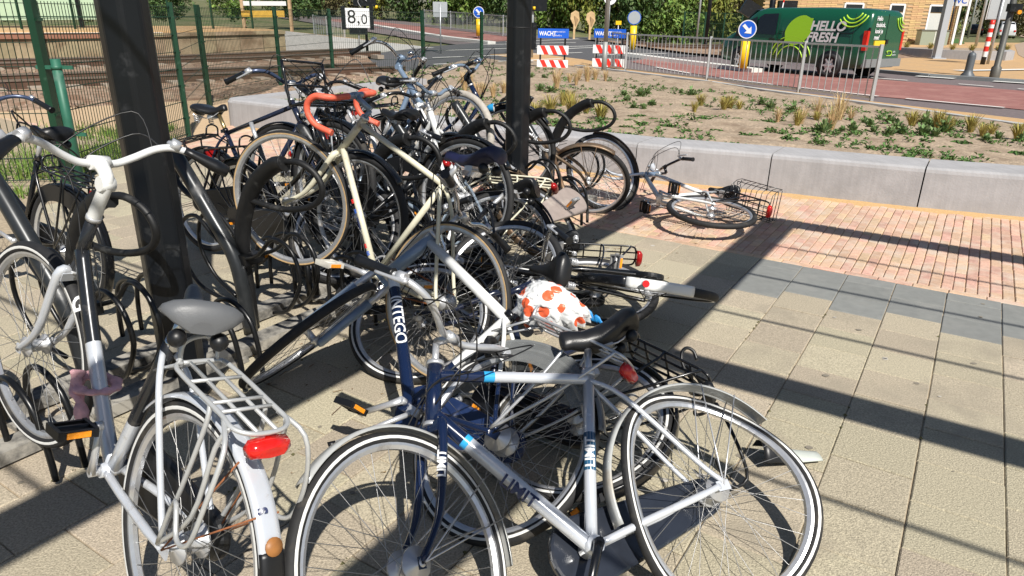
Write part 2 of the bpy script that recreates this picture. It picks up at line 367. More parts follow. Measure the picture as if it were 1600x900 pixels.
strip([(-4.3, 17.6), (-2.4, 18.4), (.2, 21.4), (2.3, 24.6), (5.6, 28.6), (8.4, 32.6), (10.4, 39), (7.2, 44), (1.2, 38.2), (-3.5, 31.4), (-5.2, 27.2), (-5.6, 24.0), (-5.2, 20.5)], asphd, .022, 'level_crossing')
isl = MB()
for pl in ([(-9.8, 49.4), (-6.0, 41.6), (-3.4, 36.6), (-1.1, 33.3)], [(4.0, 28.6), (5.6, 26.4), (6.9, 24.3), (7.5, 22.9)]):
    for (x0, y0), (x1, y1) in zip(pl, pl[1:]): isl.bar((x0, y0, tz(x0, y0)+.05), (x1, y1, tz(x1, y1)+.05), .42, .16)
tag(isl.build('traffic_island_kerb', [mat('whitewashed kerb', (.66, .65, .61), .8, var=.08)]), kind='structure')
lm = MB()
def line(x0, y0, x1, y1, wd=.12, dz=.032):
    d = Vector((x1-x0, y1-y0, 0)); n_ = Vector((-d.y, d.x, 0)).normalized()*wd/2; k = max(1, int(d.length/2)); 
    for i in range(k):
        a = Vector((x0, y0, 0))+d*(i/k); b = Vector((x0, y0, 0))+d*((i+1)/k); q = [a-n_, b-n_, b+n_, a+n_]; lm.quad(*[(p.x, p.y, tz(p.x, p.y)+dz) for p in q])
for a in ((9.55, 14.15, 8.35, 15.55), (7.95, 15.95, 6.95, 17.75), (6.5, 18.5, 5.7, 20.4), (5.2, 21.9, 4.5, 23.8), (11.0, 20.6, 10.1, 21.8), (12.4, 19.0, 11.9, 19.7), (13.1, 17.9, 12.7, 18.5), (11.2, 11.3, 10.3, 12.8), (13, 8.4, 12, 10)): line(*a)
for a in ((-2.6, 23.3, 1.6, 26.3), (-2.9, 25.7, 2.6, 29.2), (-3.2, 28.8, 3.4, 33.2), (-1.5, 32.6, 4.3, 36.4), (-2.2, 22.2, -.2, 22.8), (-.2, 26.4, 1.1, 24.3), (1.2, 30.2, 5.6, 34.4), (-.5, 34.8, 3.2, 38.2), (3.0, 28, 6.4, 31.6)): line(*a, wd=.14)
for a in ((12.2, 22.4, 12.9, 21.6), (13.6, 20.9, 14.6, 19.9), (15.6, 18.9, 17.3, 17.3)): line(*a, wd=.35)
tag(lm.build('road_marking', [paint]), kind='structure')
drape('far_pavement', [(11.25, 25.65), (12.65, 22.35), (15.05, 19.85), (20.55, 14.45), (28, 7.05), (44, 18), (70, 44), (70, 75), (30, 62), (16, 44), (9.6, 36)], ochre, .004)
m = MB()
for (x0, y0), (x1, y1) in zip(road_far[4:-1], road_far[5:]): m.bar((x0, y0, .03), (x1, y1, .03), .28, .14)
tag(m.build('kerb', [mat('blue grey kerb', (.20, .215, .22), .85, var=.1)]), kind='structure')
drape('street', [(17.2, 23.2), (19.6, 21.0), (26, 15), (60, 40), (120, 130), (96, 150), (58, 84), (40, 60), (27, 40)], mat('street clinker', (.36, .27, .20), .9, var=.15, scale=6, bump=.2, bscale=60), .016, 5)
mk = MB()
for a in ((19.6, 27.2, 15.2, 25.4), (17.0, 22.6, 18.4, 23.9)):
    n_ = Vector((-(a[3]-a[1]), a[2]-a[0], 0)).normalized()*.22; p, q = Vector((a[0], a[1], .034)), Vector((a[2], a[3], .034)); mk.quad(p-n_, q-n_, q+n_, p+n_)
tag(mk.build('road_marking', [paint]), kind='structure')
# ---- railway
T2 = Vector((.755, .656, 0)).normalized(); N2 = Vector((-.656, .755, 0)).normalized()
def TN(t, n_, z=0): p = T2*t+N2*n_; return Vector((p.x, p.y, tz(p.x, p.y)+z))
ball = MB(); ng = 60
secs = []
for i in range(ng+1):
    f = i/ng; secs.append([TN(-26+(26+9.2+(n_-14.9)*.46)*f, n_, z) for n_, z in ((13.6, -.05), (14.9, .10), (19.6, .11), (25.3, .10), (27, -.05))])
m = MB().loft(secs, closed=False); m.loft([[TN(27+20*i/20, n_, z) for n_, z in ((13.6, -.05), (14.9, .10), (19.6, .11), (25.3, .10), (27, -.05))] for i in range(21)], closed=False)
tag(m.build('railway_ballast', [mat('rusty ballast', (.30, .21, .145), .95, var=.6, scale=9, dirt=(.20, .115, .07), dirt_t=.52, dscale=2.5, bump=1., bscale=14)], fix=True), kind='structure')
st = MB(); rr = random.Random(9)
for k in range(5200):
    t = rr.uniform(-9, 17); n_ = rr.uniform(13.9, 24.8); p = TN(t, n_, .10 if n_ > 14.9 else .02)
    if not infr(p, 5) or t > 9+(n_-14.9)*.46: continue
    s = rr.uniform(.025, .065); b = len(st.v); q = Matrix.Rotation(rr.random()*6, 3, Vector((rr.random(), rr.random(), rr.random()+.01)))
    for d in ((1, 0, 0), (0, 1, 0), (-1, 0, 0), (0, -1, 0), (0, 0, .8), (0, 0, -.8)): st.v.append(tuple(p+q @ (Vector(d)*s*rr.uniform(.7, 1.2))))
    for f in ((0, 1, 4), (1, 2, 4), (2, 3, 4), (3, 0, 4), (1, 0, 5), (2, 1, 5), (3, 2, 5), (0, 3, 5)): st.face(tuple(b+i for i in f))
tag(st.build('ballast_stones', [mat('ballast stone', (.22, .165, .12), .9, var=.3, scale=9, vary=.4)]), 'loose brown ballast stones along the railway', 'ballast', kind='stuff')
slp = mat('concrete sleeper', (.33, .27, .21), .9, var=.15, scale=8); railm = mat('rusty rail', (.10, .055, .035), .7, .2, var=.25, scale=9); railt = mat('polished rail head', (.30, .24, .20), .35, .7, var=.1)
for c, lab in ((17.25, 'nearer railway track with rusty rails behind the mesh fence'), (22.7, 'farther railway track beside the station platform')):
    tr_ = thing('railway_track', lab, 'railway track', TN(4, c)); iv = Matrix.Translation(TN(4, c)).inverted()
    for s_ in (-1, 1):
        m = MB(); k = 40
        te = 9.4+(c-14.9)*.46; P = [TN(-24+(24+te)*i/k, c+s_*.75, .0) for i in range(k+1)]; P2 = [TN(27+1.5*i, c+s_*.75, .0) for i in range(13)]
        for P in (P, P2):
         m = MB()
         for a, b in zip(P, P[1:]): m.bar(iv @ (a+Vector((0, 0, .18))), iv @ (b+Vector((0, 0, .18))), .03, .12); m.bar(iv @ (a+Vector((0, 0, .255))), iv @ (b+Vector((0, 0, .255))), .07, .035, 1); m.bar(iv @ (a+Vector((0, 0, .118))), iv @ (b+Vector((0, 0, .118))), .14, .02)
         m.build('rail', [railm, railt], tr_)
    sm = MB().box((0, 0, 0), (.24, 2.5, .12)).mesh('sleeper', slp); rz = Matrix.Rotation(math.atan2(T2.y, T2.x), 4, 'Z')
    for k in range(42):
        p = TN(-9+.62*k, c, .09)
        if infr(p, 80) and -9+.62*k < te: place('sleeper', sm, tr_, Matrix.Translation(iv @ p) @ rz)
# ---- grass verge this side of the railway fence
drape('verge', [(-4.35, 3.0), (-4.15, 6.6), (-4.35, 9.0), (-5.4, 12.4), (-4.8, 18.2), (-6.6, 17.2), (-9.5, 13.5), (-13, 9), (-12, 3)], mat('verge turf', (.12, .14, .035), .95, var=.4, scale=14, dirt=(.30, .23, .14), dirt_t=.56, dscale=2.2, bump=.6, bscale=40), -.02)
gb = MB(); rr = random.Random(5)
for k in range(6000):
    y = rr.uniform(5.2, 10); x = -4.25-abs(rr.gauss(0, .7))-.12*(y-6 if y > 9 else 0)
    if mnoise.noise((x*1.2, y*1.2, 0)) < -.12 or not infr((x, y, 0), 10): continue
    h = rr.uniform(.04, .14); a = rr.random()*6.28; dx, dy = math.cos(a)*.005, math.sin(a)*.005; lx, ly = rr.gauss(0, .05), rr.gauss(0, .05); b = len(gb.v)
    gb.v += [(x-dx, y-dy, -.02), (x+dx, y+dy, -.02), (x+lx*.4+dx*.7, y+ly*.4+dy*.7, h*.6), (x+lx*.4-dx*.7, y+ly*.4-dy*.7, h*.6), (x+lx, y+ly, h)]
    gb.face((b, b+1, b+2, b+3)); gb.face((b+3, b+2, b+4))
tag(gb.build('verge_grass', [mat('fresh grass blade', (.13, .21, .035), .8, var=.3, scale=5, vary=.3)]), 'bright green grass tufts growing along the foot of the mesh fence', 'grass', kind='stuff')
# ---- litter of leaves and twigs under the racks
lf = MB(); rr = random.Random(12)
for k in range(360):
    u = -2.3+abs(rr.gauss(0, .4))*rr.choice((-1, 1)); v_ = rr.uniform(1.2, 5.5); p = UV(u, v_, .004); s = rr.uniform(.008, .03); a = rr.random()*6.28; b = len(lf.v)
    if rr.random() < .8:
        for d, z in ((-1, .0), (0, .35), (1, 0.1), (0, -.05)): lf.v.append((p.x+math.cos(a+d*.6)*s*(1 if d else 1.5), p.y+math.sin(a+d*.6)*s*(1 if d else 1.5), .004+abs(z)*s*.6))
        lf.face((b, b+1, b+2, b+3))
    else: lf.bar(p+Vector((0, 0, .002)), p+Vector((math.cos(a)*s*2.5, math.sin(a)*s*2.5, .004+rr.random()*.01)), .002, .002)
tag(lf.build('leaf_litter', [mat('dead leaf', (.20, .12, .06), .9, var=.4, scale=30, vary=.4)]), 'dry brown leaves and twigs scattered under the bicycle racks', 'leaf litter', kind='stuff')

gs = MB(); rr = random.Random(31)
for k in range(150):
    u = rr.uniform(-2.6, 3.2); v_ = rr.uniform(.3, 4.8); p = UV(u, v_, .0015); r_ = rr.uniform(.005, .017); b = len(gs.v); q = rr.uniform(.6, 1)
    gs.v += [(p.x+math.cos(t)*r_*(1+.2*rr.random()), p.y+math.sin(t)*r_*q*(1+.2*rr.random()), .0025) for t in [6.283*i/9 for i in range(9)]]; gs.face(tuple(range(b, b+9)), 0 if rr.random() < .6 else 1)
tag(gs.build('gum_spots', [mat('dark gum', (.22, .195, .155), .7), mat('pale gum', (.50, .47, .42), .7)]), 'flattened dark and pale gum spots on the paving slabs', 'gum', kind='stuff')
ms = MB(); 
for k in range(900):
    c = rr.randint(-9, 11); u = -.19+c*TS+rr.gauss(0, .003); v_ = rr.uniform(.2, 4.8); p = UV(u, v_)
    if mnoise.noise((p.x*2.1, p.y*2.1, 4)) < .18: continue
    s = rr.uniform(.003, .010); b = len(ms.v); a = rr.random()*6.28
    ms.v += [(p.x+math.cos(a+d)*s, p.y+math.sin(a+d)*s, z) for d, z in ((0, .0), (2.1, .001), (4.2, 0))]+[(p.x, p.y, s*.9)]
    for f in ((0, 1, 3), (1, 2, 3), (2, 0, 3)): ms.face(tuple(b+i for i in f))
tag(ms.build('joint_moss', [mat('joint moss', (.10, .095, .04), .95, var=.3)]), 'dull moss and grit lodged in the slab joints', 'moss', kind='stuff')
# ================================================================ bicycles
rubber = mat('tyre rubber', (.013, .013, .014), .72, var=.25, scale=60, dirt=(.07, .062, .05), dirt_t=.62, dscale=9)
blackp = mat('black plastic', (.007, .0075, .009), .40, var=.2, scale=20, dirt=(.045, .042, .038), dirt_t=.70)
blackm = mat('black enamel', (.006, .0065, .008), .25, var=.2, scale=15, dirt=(.05, .045, .038), dirt_t=.72, coat=.3)
chrome = mat('chrome', (.70, .71, .73), .16, 1, var=.06, scale=25, dirt=(.34, .25, .17), dirt_t=.70)
alu = mat('brushed aluminium', (.62, .63, .65), .34, .6, var=.08, scale=30, dirt=(.33, .29, .23), dirt_t=.68)
spoke_m = mat('spoke steel', (.42, .42, .42), .42, .9, var=.15, scale=40)
rim_m = mat('rim aluminium', (.66, .67, .69), .34, .75, var=.08, scale=40, dirt=(.27, .22, .17), dirt_t=.66)
tan_m = mat('tan sidewall', (.50, .34, .17), .7, var=.2, scale=50)
greytyre = mat('grey tyre rubber', (.40, .37, .33), .8, var=.15, scale=40, dirt=(.22, .19, .16))
refl = mat('reflective stripe', (.72, .72, .70), .4, var=.08)
orange_r = mat('orange reflector', (.85, .30, .02), .25, var=.2, scale=80)
red_l = mat('red tail light plastic', (.62, .012, .008), .12, var=.15, scale=60, coat=.6)
red_d = mat('dark red reflector', (.33, .01, .01), .2, var=.2, scale=60)
clear_l = mat('headlight lens', (.75, .77, .78), .12, .3, var=.1)
rust = mat('rusty steel', (.27, .10, .04), .85, .1, var=.4, scale=60)
leather = mat('black saddle vinyl', (.011, .0115, .013), .36, var=.15, scale=12, bump=.08, bscale=300)
greysad = mat('grey saddle vinyl', (.115, .12, .128), .46, var=.08, scale=9, bump=.08, bscale=300)
cable_m = mat('cable housing', (.012, .012, .013), .4, var=.1)
whitep = mat('white enamel', (.74, .75, .74), .25, var=.05, scale=12, dirt=(.40, .36, .29), dirt_t=.66, dscale=16, coat=.3)
cream = mat('cream enamel', (.66, .63, .49), .3, var=.06, scale=12, dirt=(.32, .23, .13), dirt_t=.64, dscale=16, coat=.2)
navy = mat('navy enamel', (.006, .014, .046), .2, var=.15, scale=10, dirt=(.12, .12, .13), dirt_t=.71, coat=.5)
silver = mat('silver enamel', (.62, .65, .70), .24, .30, var=.05, scale=12, dirt=(.34, .30, .25), dirt_t=.66, dscale=16, coat=.5)
gun = mat('dark grey enamel', (.022, .024, .028), .25, .3, var=.12, scale=12, dirt=(.15, .14, .13), dirt_t=.69, coat=.3)
steelblue = mat('steel blue enamel and shade', (.20, .27, .37), .28, .25, var=.08, scale=10, dirt=(.16, .15, .14), dirt_t=.70, coat=.3)  # bicycle paint, also the bluish shade painted on parts of two others
bronze = mat('worn bronze enamel', (.17, .125, .085), .42, .5, var=.25, scale=18, dirt=(.22, .11, .05), dirt_t=.6)
skyblue = mat('sky blue decal', (.03, .33, .66), .3, var=.05)
tape = mat('orange handlebar tape', (.72, .125, .07), .55, var=.16, scale=25, dirt=(.62, .36, .33), dirt_t=.62, bump=.15, bscale=120)
paleguard = mat('translucent skirt guard', (.22, .23, .23), .3, var=.1, alpha=.55)
greycase = mat('taupe chain case', (.30, .25, .225), .45, var=.12, scale=14, dirt=(.42, .37, .32), dirt_t=.6)
decal_m = mat('white decal', (.80, .81, .82), .35, var=.03)
decal_r = mat('red decal', (.62, .03, .03), .35, var=.03)
decal_b = mat('blue decal', (.03, .10, .42), .35, var=.03)
decal_k = mat('dark decal', (.03, .04, .10), .35, var=.03)

DEF = dict(R=.345, wb=1.10, bb=(.44, .28), sta=70, stl=.54, hta=69, forkl=.39, rake=.055, htl=.17, sadh=.12, sadb=.05, stemh=.09, stemf=.06)
WC = {}
def wheel_meshes(key, Rw, tw, side, bent, hubr, nsp=36, stripe=False, tyre_mat=None):
    """shared spoke, rim, tyre and hub meshes of one kind of wheel"""
    if key in WC: return WC[key]
    def bend(mb):
        if bent:
            for i, p in enumerate(mb.v):
                r = math.hypot(p[0], p[2]); a = math.atan2(p[2], p[0])
                k = (r/Rw)**2; y = p[1]+bent[0]*k*math.sin(2*a+bent[1]); q = 1+bent[2]*k*math.cos(2*a+bent[3])
                mb.v[i] = (p[0]*q, y, p[2]*q)
        return mb
    rr = Rw-2*tw+.004                                     # rim bed radius
    sp = MB()
    for i in range(nsp):
        sd = 1 if i % 2 else -1; a = 2*math.pi*i/nsp; off = R(58) if (i//2) % 2 else -R(58)
        h = Vector((math.cos(a+off)*hubr*.92, sd*.028, math.sin(a+off)*hubr*.92)); e = Vector((math.cos(a)*(rr-.004), sd*.003, math.sin(a)*(rr-.004)))
        sp.tube([h, h.lerp(e, .5), e], .00125, 3, cap=False)
        sp.tube([h.lerp(e, .955), e], .0024, 4, cap=False)
    rim = MB().lathe([(rr+.006, -.0125), (rr-.006, -.0125), (rr-.016, -.006), (rr-.016, .006), (rr-.006, .0125), (rr+.006, .0125), (rr, .008), (rr, -.008)], 72, 0, closed=True, smooth=False)
    ty = MB(); prof = []; mi = []
    n = 14
    for j in range(n):
        a = 2*math.pi*j/n; prof.append((Rw-tw+tw*math.cos(a), tw*math.sin(a)))
        aa = abs(((a+math.pi/n+math.pi) % (2*math.pi))-math.pi)
        mi.append(1 if (side and R(65) < aa < R(140)) else (1 if stripe and R(72) < aa < R(100) else 0))
    ty.lathe(prof, 72, mi, closed=True)
    tr = MB()                                             # tread blocks
    for i in range(0):
        a = 0
        for sd in (-1, 1):
            b = R(26)*sd; c = (math.cos(a)*(Rw-tw+tw*math.cos(b)), tw*math.sin(b), math.sin(a)*(Rw-tw+tw*math.cos(b)))
            tr.box(c, (.0022, .011, .009), 0, Matrix.Rotation(-a, 3, 'Y'))
    base = len(ty.v); ty.v += tr.v
    for f in tr.f: ty.face(tuple(q+base for q in f), 0)
    hb = MB().lathe([(.004, -.055), (.011, -.055), (.011, -.04), (hubr, -.032), (hubr, -.026), (hubr*.6, -.022), (hubr*.6, .022), (hubr, .026), (hubr, .032), (.011, .04), (.011, .055), (.004, .055)], 20)
    bend(sp); bend(rim); bend(ty)
    tm = [tyre_mat or rubber, tan_m if side else refl]
    WC[key] = (sp.mesh('spokes', spoke_m), rim.mesh('rim', rim_m), ty.mesh('tyre', tm), hb.mesh('hub', alu)); return WC[key]
def add_wheel(root, mw, key, **kw):
    a, b, c, d = wheel_meshes(key, **kw)
    o = place('wheel', a, root, mw); place('rim', b, o); place('tyre', c, o); place('hub', d, o); return o
def arc_strip(mb, c, rad, a0, a1, wd, mi=0, n=36, crown=.010, th_=.0016, split=None):
    """curved mudguard strip in the xz plane round c"""
    prof = [(-1, -crown), (-.85, -.002), (-.4, 0), (.4, 0), (.85, -.002), (1, -crown)]
    secs = []
    for i in range(n+1):
        a = a0+(a1-a0)*i/n
        o_ = [(rad+d, y*wd/2) for y, d in prof]; i_ = [(rad+d-th_, y*wd/2*.97) for y, d in reversed(prof)]
        secs.append([Vector((c.x+math.cos(a)*r, c.y+y, c.z+math.sin(a)*r)) for r, y in o_+i_])
    if split is None: mb.loft(secs, mi)
    else:
        k = max(1, int(n*split)); mb.loft(secs[:k+1], 0); mb.loft(secs[k:], 1)
def hull2(P):
    P = sorted(set((round(a, 5), round(b, 5)) for a, b in P)); cr = lambda o, a, b: (a[0]-o[0])*(b[1]-o[1])-(a[1]-o[1])*(b[0]-o[0]); h = []
    for Q in (P, P[::-1]):
        k = []
        for p in Q:
            while len(k) > 1 and cr(k[-2], k[-1], p) <= 0: k.pop()
            k.append(p)
        h += k[:-1]
    return h
def pedal_mb():
    p = MB()
    for y in (-.042, .042): p.box((0, y, 0), (.088, .010, .024))
    for x in (-.038, .038): p.box((x, 0, 0), (.010, .076, .020))
    for x in (-.0445, .0445): p.box((x, 0, 0), (.004, .055, .015), 1)
    p.tube([(0, -.055, 0), (0, .045, 0)], .012, 8); p.box((0, 0, .0), (.05, .07, .010)); return p
def saddle_mb(wd=.17, ln=.27, th_=.055, noseup=0.):
    L = [(-.50, .30, .0), (-.47, .72, .02), (-.40, .95, .03), (-.28, 1.0, .02), (-.12, .82, -.005), (.05, .50, -.02), (.22, .30, -.02), (.38, .22, -.012), (.47, .19, -.014), (.5, .10, -.022)]
    secs = []
    for t, wf, dz in L:
        h = wd/2*wf; tk = th_*(.55 if abs(t) > .48 else 1)*(1 if t < .1 else .8); s_ = []
        for j in range(14):
            a = 2*math.pi*j/14; ca, sa = math.cos(a), math.sin(a)
            y = h*(abs(ca)**.75)*(1 if ca > 0 else -1); z = (tk*.42*abs(sa)**.8 if sa > 0 else -tk*.58*abs(sa)**1.4)
            s_.append(Vector((t*ln, y, dz+z-(.012*(ca*ca)) + noseup*t)))
        secs.append(s_)
    return MB().loft(secs)
def bike(name, label, G, pose, S):
    """one bicycle with all its parts; pose = x, y, z, yaw, pitch, lean, steer"""
    g = dict(DEF); g.update(G); Rw = g['R']; st_ = pose[6]
    rnd = random.Random(sum(map(ord, label)))
    root = thing(name, label, 'bicycle', pose[:3], 0, 'bicycles heaped at the racks'); root.rotation_euler = (pose[5], pose[4], pose[3])
    X = lambda x, z, y=0.: Vector((x, y, z))
    RH = X(0, Rw); FH = X(g['wb'], Rw); BB = X(*g['bb'])
    a = R(g['sta']); sd = X(-math.cos(a), math.sin(a)); ST = BB+sd*g['stl']; SC = ST+sd*g['sadh']
    a = R(g['hta']); hd = X(-math.cos(a), math.sin(a)); fd = X(math.sin(a), math.cos(a))
    HB = FH-fd*g['rake']+hd*g['forkl']; HT = HB+hd*g['htl']; SM = HT+hd*g['stemh']; BAR = SM+fd*g['stemf']
    SMB = Matrix.Translation(HB) @ Matrix.Rotation(S.get('bart', st_), 4, hd) @ Matrix.Translation(-HB)
    SM4 = Matrix.Translation(HB) @ Matrix.Rotation(st_, 4, hd) @ Matrix.Translation(-HB)
    fm = S.get('frame', blackm); tr = S.get('tr', .0145); typ = S.get('type', 'men')
    mats2 = lambda k: S.get(k, [fm])
    def tube(nm, a, b, r, ms=None, seg=1, n=12, r2=None, flat=None, mi=None):
        ms = ms or [fm]; k = max(seg, len(ms), 1); P = [a.lerp(b, i/k) for i in range(k+1)]
        rs = [r+(r2-r)*i/k for i in range(k+1)] if r2 else r
        return MB().tube(P, rs, n, mi if mi is not None else (list(range(len(ms))) if len(ms) > 1 else 0), flat=flat).build(nm, ms, root)
    # ---- frame
    tube('head_tube', HB-hd*.005, HT+hd*.005, tr*1.28, mats2('head'))
    if typ == 'men':
        o = tube('top_tube', HT-hd*.03, ST-sd*.02, tr*.95, mats2('top'), mi=S.get('top_i'), seg=len(S.get('top_i', [0])))
        DT = HB+hd*.03
    elif typ == 'lady':
        A = HT-hd*.05; B = BB.lerp(ST, .33)
        MB().tube(spline([A, A.lerp(B, .35)+X(-.0, -.055), A.lerp(B, .7)+X(0, -.035), B], 5), tr*.95, 12).build('top_tube', [fm], root); DT = HB+hd*.02
    else: DT = HB+hd*.07
    if S.get('thick'):
        P = [DT, DT.lerp(BB, .35)+X(.006, -.012), DT.lerp(BB, .75)+X(.004, -.01), BB]
        MB().tube(spline(P, 5), [tr*S['thick']]*16, 14, S.get('down_i', 0), flat=(1.0, .82)).build('down_tube', mats2('down'), root)
    else: tube('down_tube', DT, BB, tr*S.get('dt', 1.1), mats2('down'), mi=S.get('down_i'), seg=len(S.get('down_i', [0])))
    tube('seat_tube', BB, ST, tr*S.get('stw', 1.0), mats2('seat'), mi=S.get('seat_i'), seg=len(S.get('seat_i', [0])))
    MB().tube([BB+X(0, 0, -.036), BB+X(0, 0, .036)], tr*1.4, 14).build('bottom_bracket', [S.get('bbm', fm)], root)
    for s_ in (-1, 1):
        o = MB(); o.tube(spline([BB+X(-.02, 0, s_*.022), BB.lerp(RH, .35)+X(0, 0, s_*.040), BB.lerp(RH, .8)+X(0, .0, s_*.058), RH+X(.015, 0, s_*.062)], 4), [.0115]*9+[.010]*4, 8)
        o.box(RH+X(0, 0, s_*.062), (.045, .005, .030)); o.build('chain_stay', mats2('stay')[:1], root)
        P = spline([ST-sd*.03+X(0, 0, s_*.012), ST.lerp(RH, .25)+X(0, 0, s_*.042), ST.lerp(RH, .8)+X(0, 0, s_*.058), RH+X(-.002, .012, s_*.064)], 4)
        MB().tube(P, .0082, 8, S.get('ss_i', 0)).build('seat_stay', mats2('sstay'), root)
    # ---- fork
    fk = MB(); fkm = mats2('fork')
    fk.tube([HB-fd*0-hd*.03, HB+hd*.0], .019, 10)
    for s_ in (-1, 1):
        D = FH+X(0, 0, s_*.052); T = HB-hd*.022+X(0, 0, s_*.045)
        if S.get('susp'):
            fk.tube([T+hd*.02, T.lerp(D, .45)], .0155, 10, 1 if len(fkm) > 1 else 0); fk.tube([T.lerp(D, .28), T.lerp(D, .97), D], [.021, .018, .012], 10)
        else: fk.tube(spline([HB-hd*.012+X(0, 0, s_*.012), T, T.lerp(FH-fd*g['rake']+X(0, 0, s_*.05), .62), D], 5), [.015]*6+[.013]*5+[.0105]*5, 10)
        fk.box(D, (.022, .005, .030))
    fk.box(HB-hd*.02, (.034, .085, .030), 0, Matrix.Rotation(-(math.pi/2-R(g['hta'])), 3, 'Y'))
    fk.build('fork', fkm, root, SM4)
    MB().tube([HT, HT+hd*.014], tr*1.5, 14).build('headset_cup', [alu], root); MB().tube([HB-hd*.012, HB], tr*1.5, 14).build('headset_cup', [alu], root)
    # ---- wheels
    wk = dict(Rw=Rw, tw=S.get('tw', .0195), side=S.get('side', False), bent=None, hubr=.030, stripe=S.get('stripe', False), tyre_mat=S.get('tyre'))
    key = (Rw, wk['tw'], wk['side'], wk['stripe'], wk['tyre'].name if 'tyre' in wk else (S['tyre'].name if S.get('tyre') else ''))
    ph = Matrix.Rotation(rnd.random()*6, 4, 'Y')
    kw = dict(wk); kw['hubr'] = S.get('rhub', .033); kw['bent'] = S.get('bent')
    add_wheel(root, Matrix.Translation(RH) @ (ph if not S.get('bent') else Matrix()), key+('r', kw['hubr'], kw['bent']), **kw)
    kf = dict(wk); kf['hubr'] = S.get('fhub', .026)
    if not S.get('nofront'): add_wheel(root, SM4 @ Matrix.Translation(FH) @ ph, key+('f', kf['hubr']), **kf)
    # ---- mudguards
    if 'mg' in S:
        mm = S['mg'] if isinstance(S['mg'], list) else [S['mg']]; wd = S.get('mgw', .052)
        for c, mw, a0, a1, hub in ((FH, SM4, S.get('fmg', (R(28), R(200)))[0], S.get('fmg', (R(28), R(200)))[1], FH), (RH, None, S.get('rmg', (R(12), R(210)))[0], S.get('rmg', (R(12), R(210)))[1], RH)):
            if (c is FH and S.get('nofmg')) or (c is RH and S.get('normg')): continue
            mb = MB(); arc_strip(mb, c, Rw+.016, a0, a1, wd, split=(S.get('mgsplit', .72) if len(mm) > 1 else None)); o = mb.build('mudguard', mm, root, mw)
            sm = MB(); ae = a0+(a1-a0)*.86
            for s_ in (-1, 1):
                e = c+X(math.cos(ae)*(Rw+.014), math.sin(ae)*(Rw+.014), s_*wd*.48); sm.tube([c+X(0, 0, s_*.066), e], .0024, 5)
                e = c+X(math.cos(ae-.35)*(Rw+.014), math.sin(ae-.35)*(Rw+.014), s_*wd*.48); sm.tube([c+X(0, 0, s_*.066), e], .0024, 5)
            sm.build('stay', [S.get('mgs', blackm)], o)
            if S.get('flap') and c is RH:
                e0 = a1-.02; fl = MB(); arc_strip(fl, c, Rw+.019, e0-.06, e0+.20, wd*1.02, n=8); fl.build('mud_flap', [blackp], o)
    # ---- saddle, post
    if not S.get('nosaddle'):
        sdl = saddle_mb(S.get('sadw', .175), S.get('sadl', .265), S.get('sadt', .055)).build('saddle', [S.get('sadm', leather)], root, Matrix.Translation(SC+X(-g['sadb'], .045)) @ Matrix.Rotation(S.get('sadp', -.03), 4, 'Y') @ Matrix.Rotation(S.get('sady', 0), 4, 'Z'))
        rl = MB()
        for s_ in (-1, 1): rl.tube(spline([(-.10, s_*.045, -.03), (-.05, s_*.025, -.055), (.03, s_*.022, -.055), (.10, s_*.010, -.022)], 3), .0035, 6)
        rl.box((-.01, 0, -.052), (.04, .06, .022))
        if S.get('springs'):
            for s_ in (-1, 1):
                pts = [(-.10+.016*math.cos(t*1.1), s_*.055+.016*math.sin(t*1.1), -.075+t*.0019) for t in range(28)]; rl.tube(pts, .003, 5)
        else:
            for s_ in (-1, 1): rl.ball((-.10, s_*.045, -.045), .022, 1, 10)
        rl.build('saddle_rails', [alu, blackp], sdl)
    MB().tube([ST-sd*.03, SC], .0128, 12).build('seatpost', [S.get('post', alu)], root)
    MB().tube([ST-sd*.012, ST+sd*.012], tr*1.22, 12).box(ST+X(-.024, 0), (.022, .024, .020)).build('seat_clamp', [S.get('clamp', blackm)], root)
    # ---- stem and handlebar
    sm_ = S.get('stemm', alu)
    if not S.get('nobar'):
        bt = S.get('bar', 'city'); q = Matrix.Translation(BAR) @ Matrix.Rotation(S.get('barp', 0), 4, 'Y')
        if S.get('fatstem'):
            m = MB().tube(spline([HT+hd*.01, HT+hd*.05, SM-hd*.02+fd*.0, BAR.lerp(SM, .3), BAR], 4), [.020]*4+[.019]*4+[.019]*4+[.021]*5, 12, flat=(1, 1.0)); m.tube([BAR+X(0, 0, -.026), BAR+X(0, 0, .026)], .021, 12)
            m.tube([SM-hd*.03+X(0, 0, -.02), SM-hd*.03+X(0, 0, .02)], .022, 12)
        else: m = MB().tube([HT, SM], .0112, 10).tube([SM+hd*.004, BAR], [.014, .013], 10).tube([BAR+X(0, 0, -.022), BAR+X(0, 0, .022)], .0165, 12)
        m.build('stem', [sm_], root, SMB)
        H = {'city': [(0, 0, 0), (.0, .05, 0), (.012, .10, .022), (.010, .17, .052), (-.02, .235, .060), (-.09, .285, .045), (-.175, .315, .025)],
             'flat': [(0, 0, 0), (0, .06, 0), (-.005, .12, .03), (-.012, .19, .045), (-.035, .26, .043), (-.062, .33, .036)],
             'wide': [(0, 0, 0), (.005, .05, -.002), (.004, .10, .018), (-.004, .16, .050), (-.022, .21, .062), (-.055, .265, .050), (-.10, .335, .022)],
             'drop': [(0, 0, 0), (0, .10, 0), (0, .165, 0), (.02, .195, -.002), (.075, .205, -.010), (.108, .207, -.048), (.100, .207, -.095), (.055, .207, -.132), (-.03, .207, -.146)]}[bt]
        mb = MB()
        for s_ in (-1, 1): mb.tube(spline([(x, y*s_, z) for x, y, z in H], 5), .0112 if bt != 'drop' else .0142, 10, 0 if bt != 'drop' else [1]*3+[0]*60)
        hb = mb.build('handlebar', [S.get('barm', alu), S.get('barm_shade', steelblue)], root, SMB @ q)
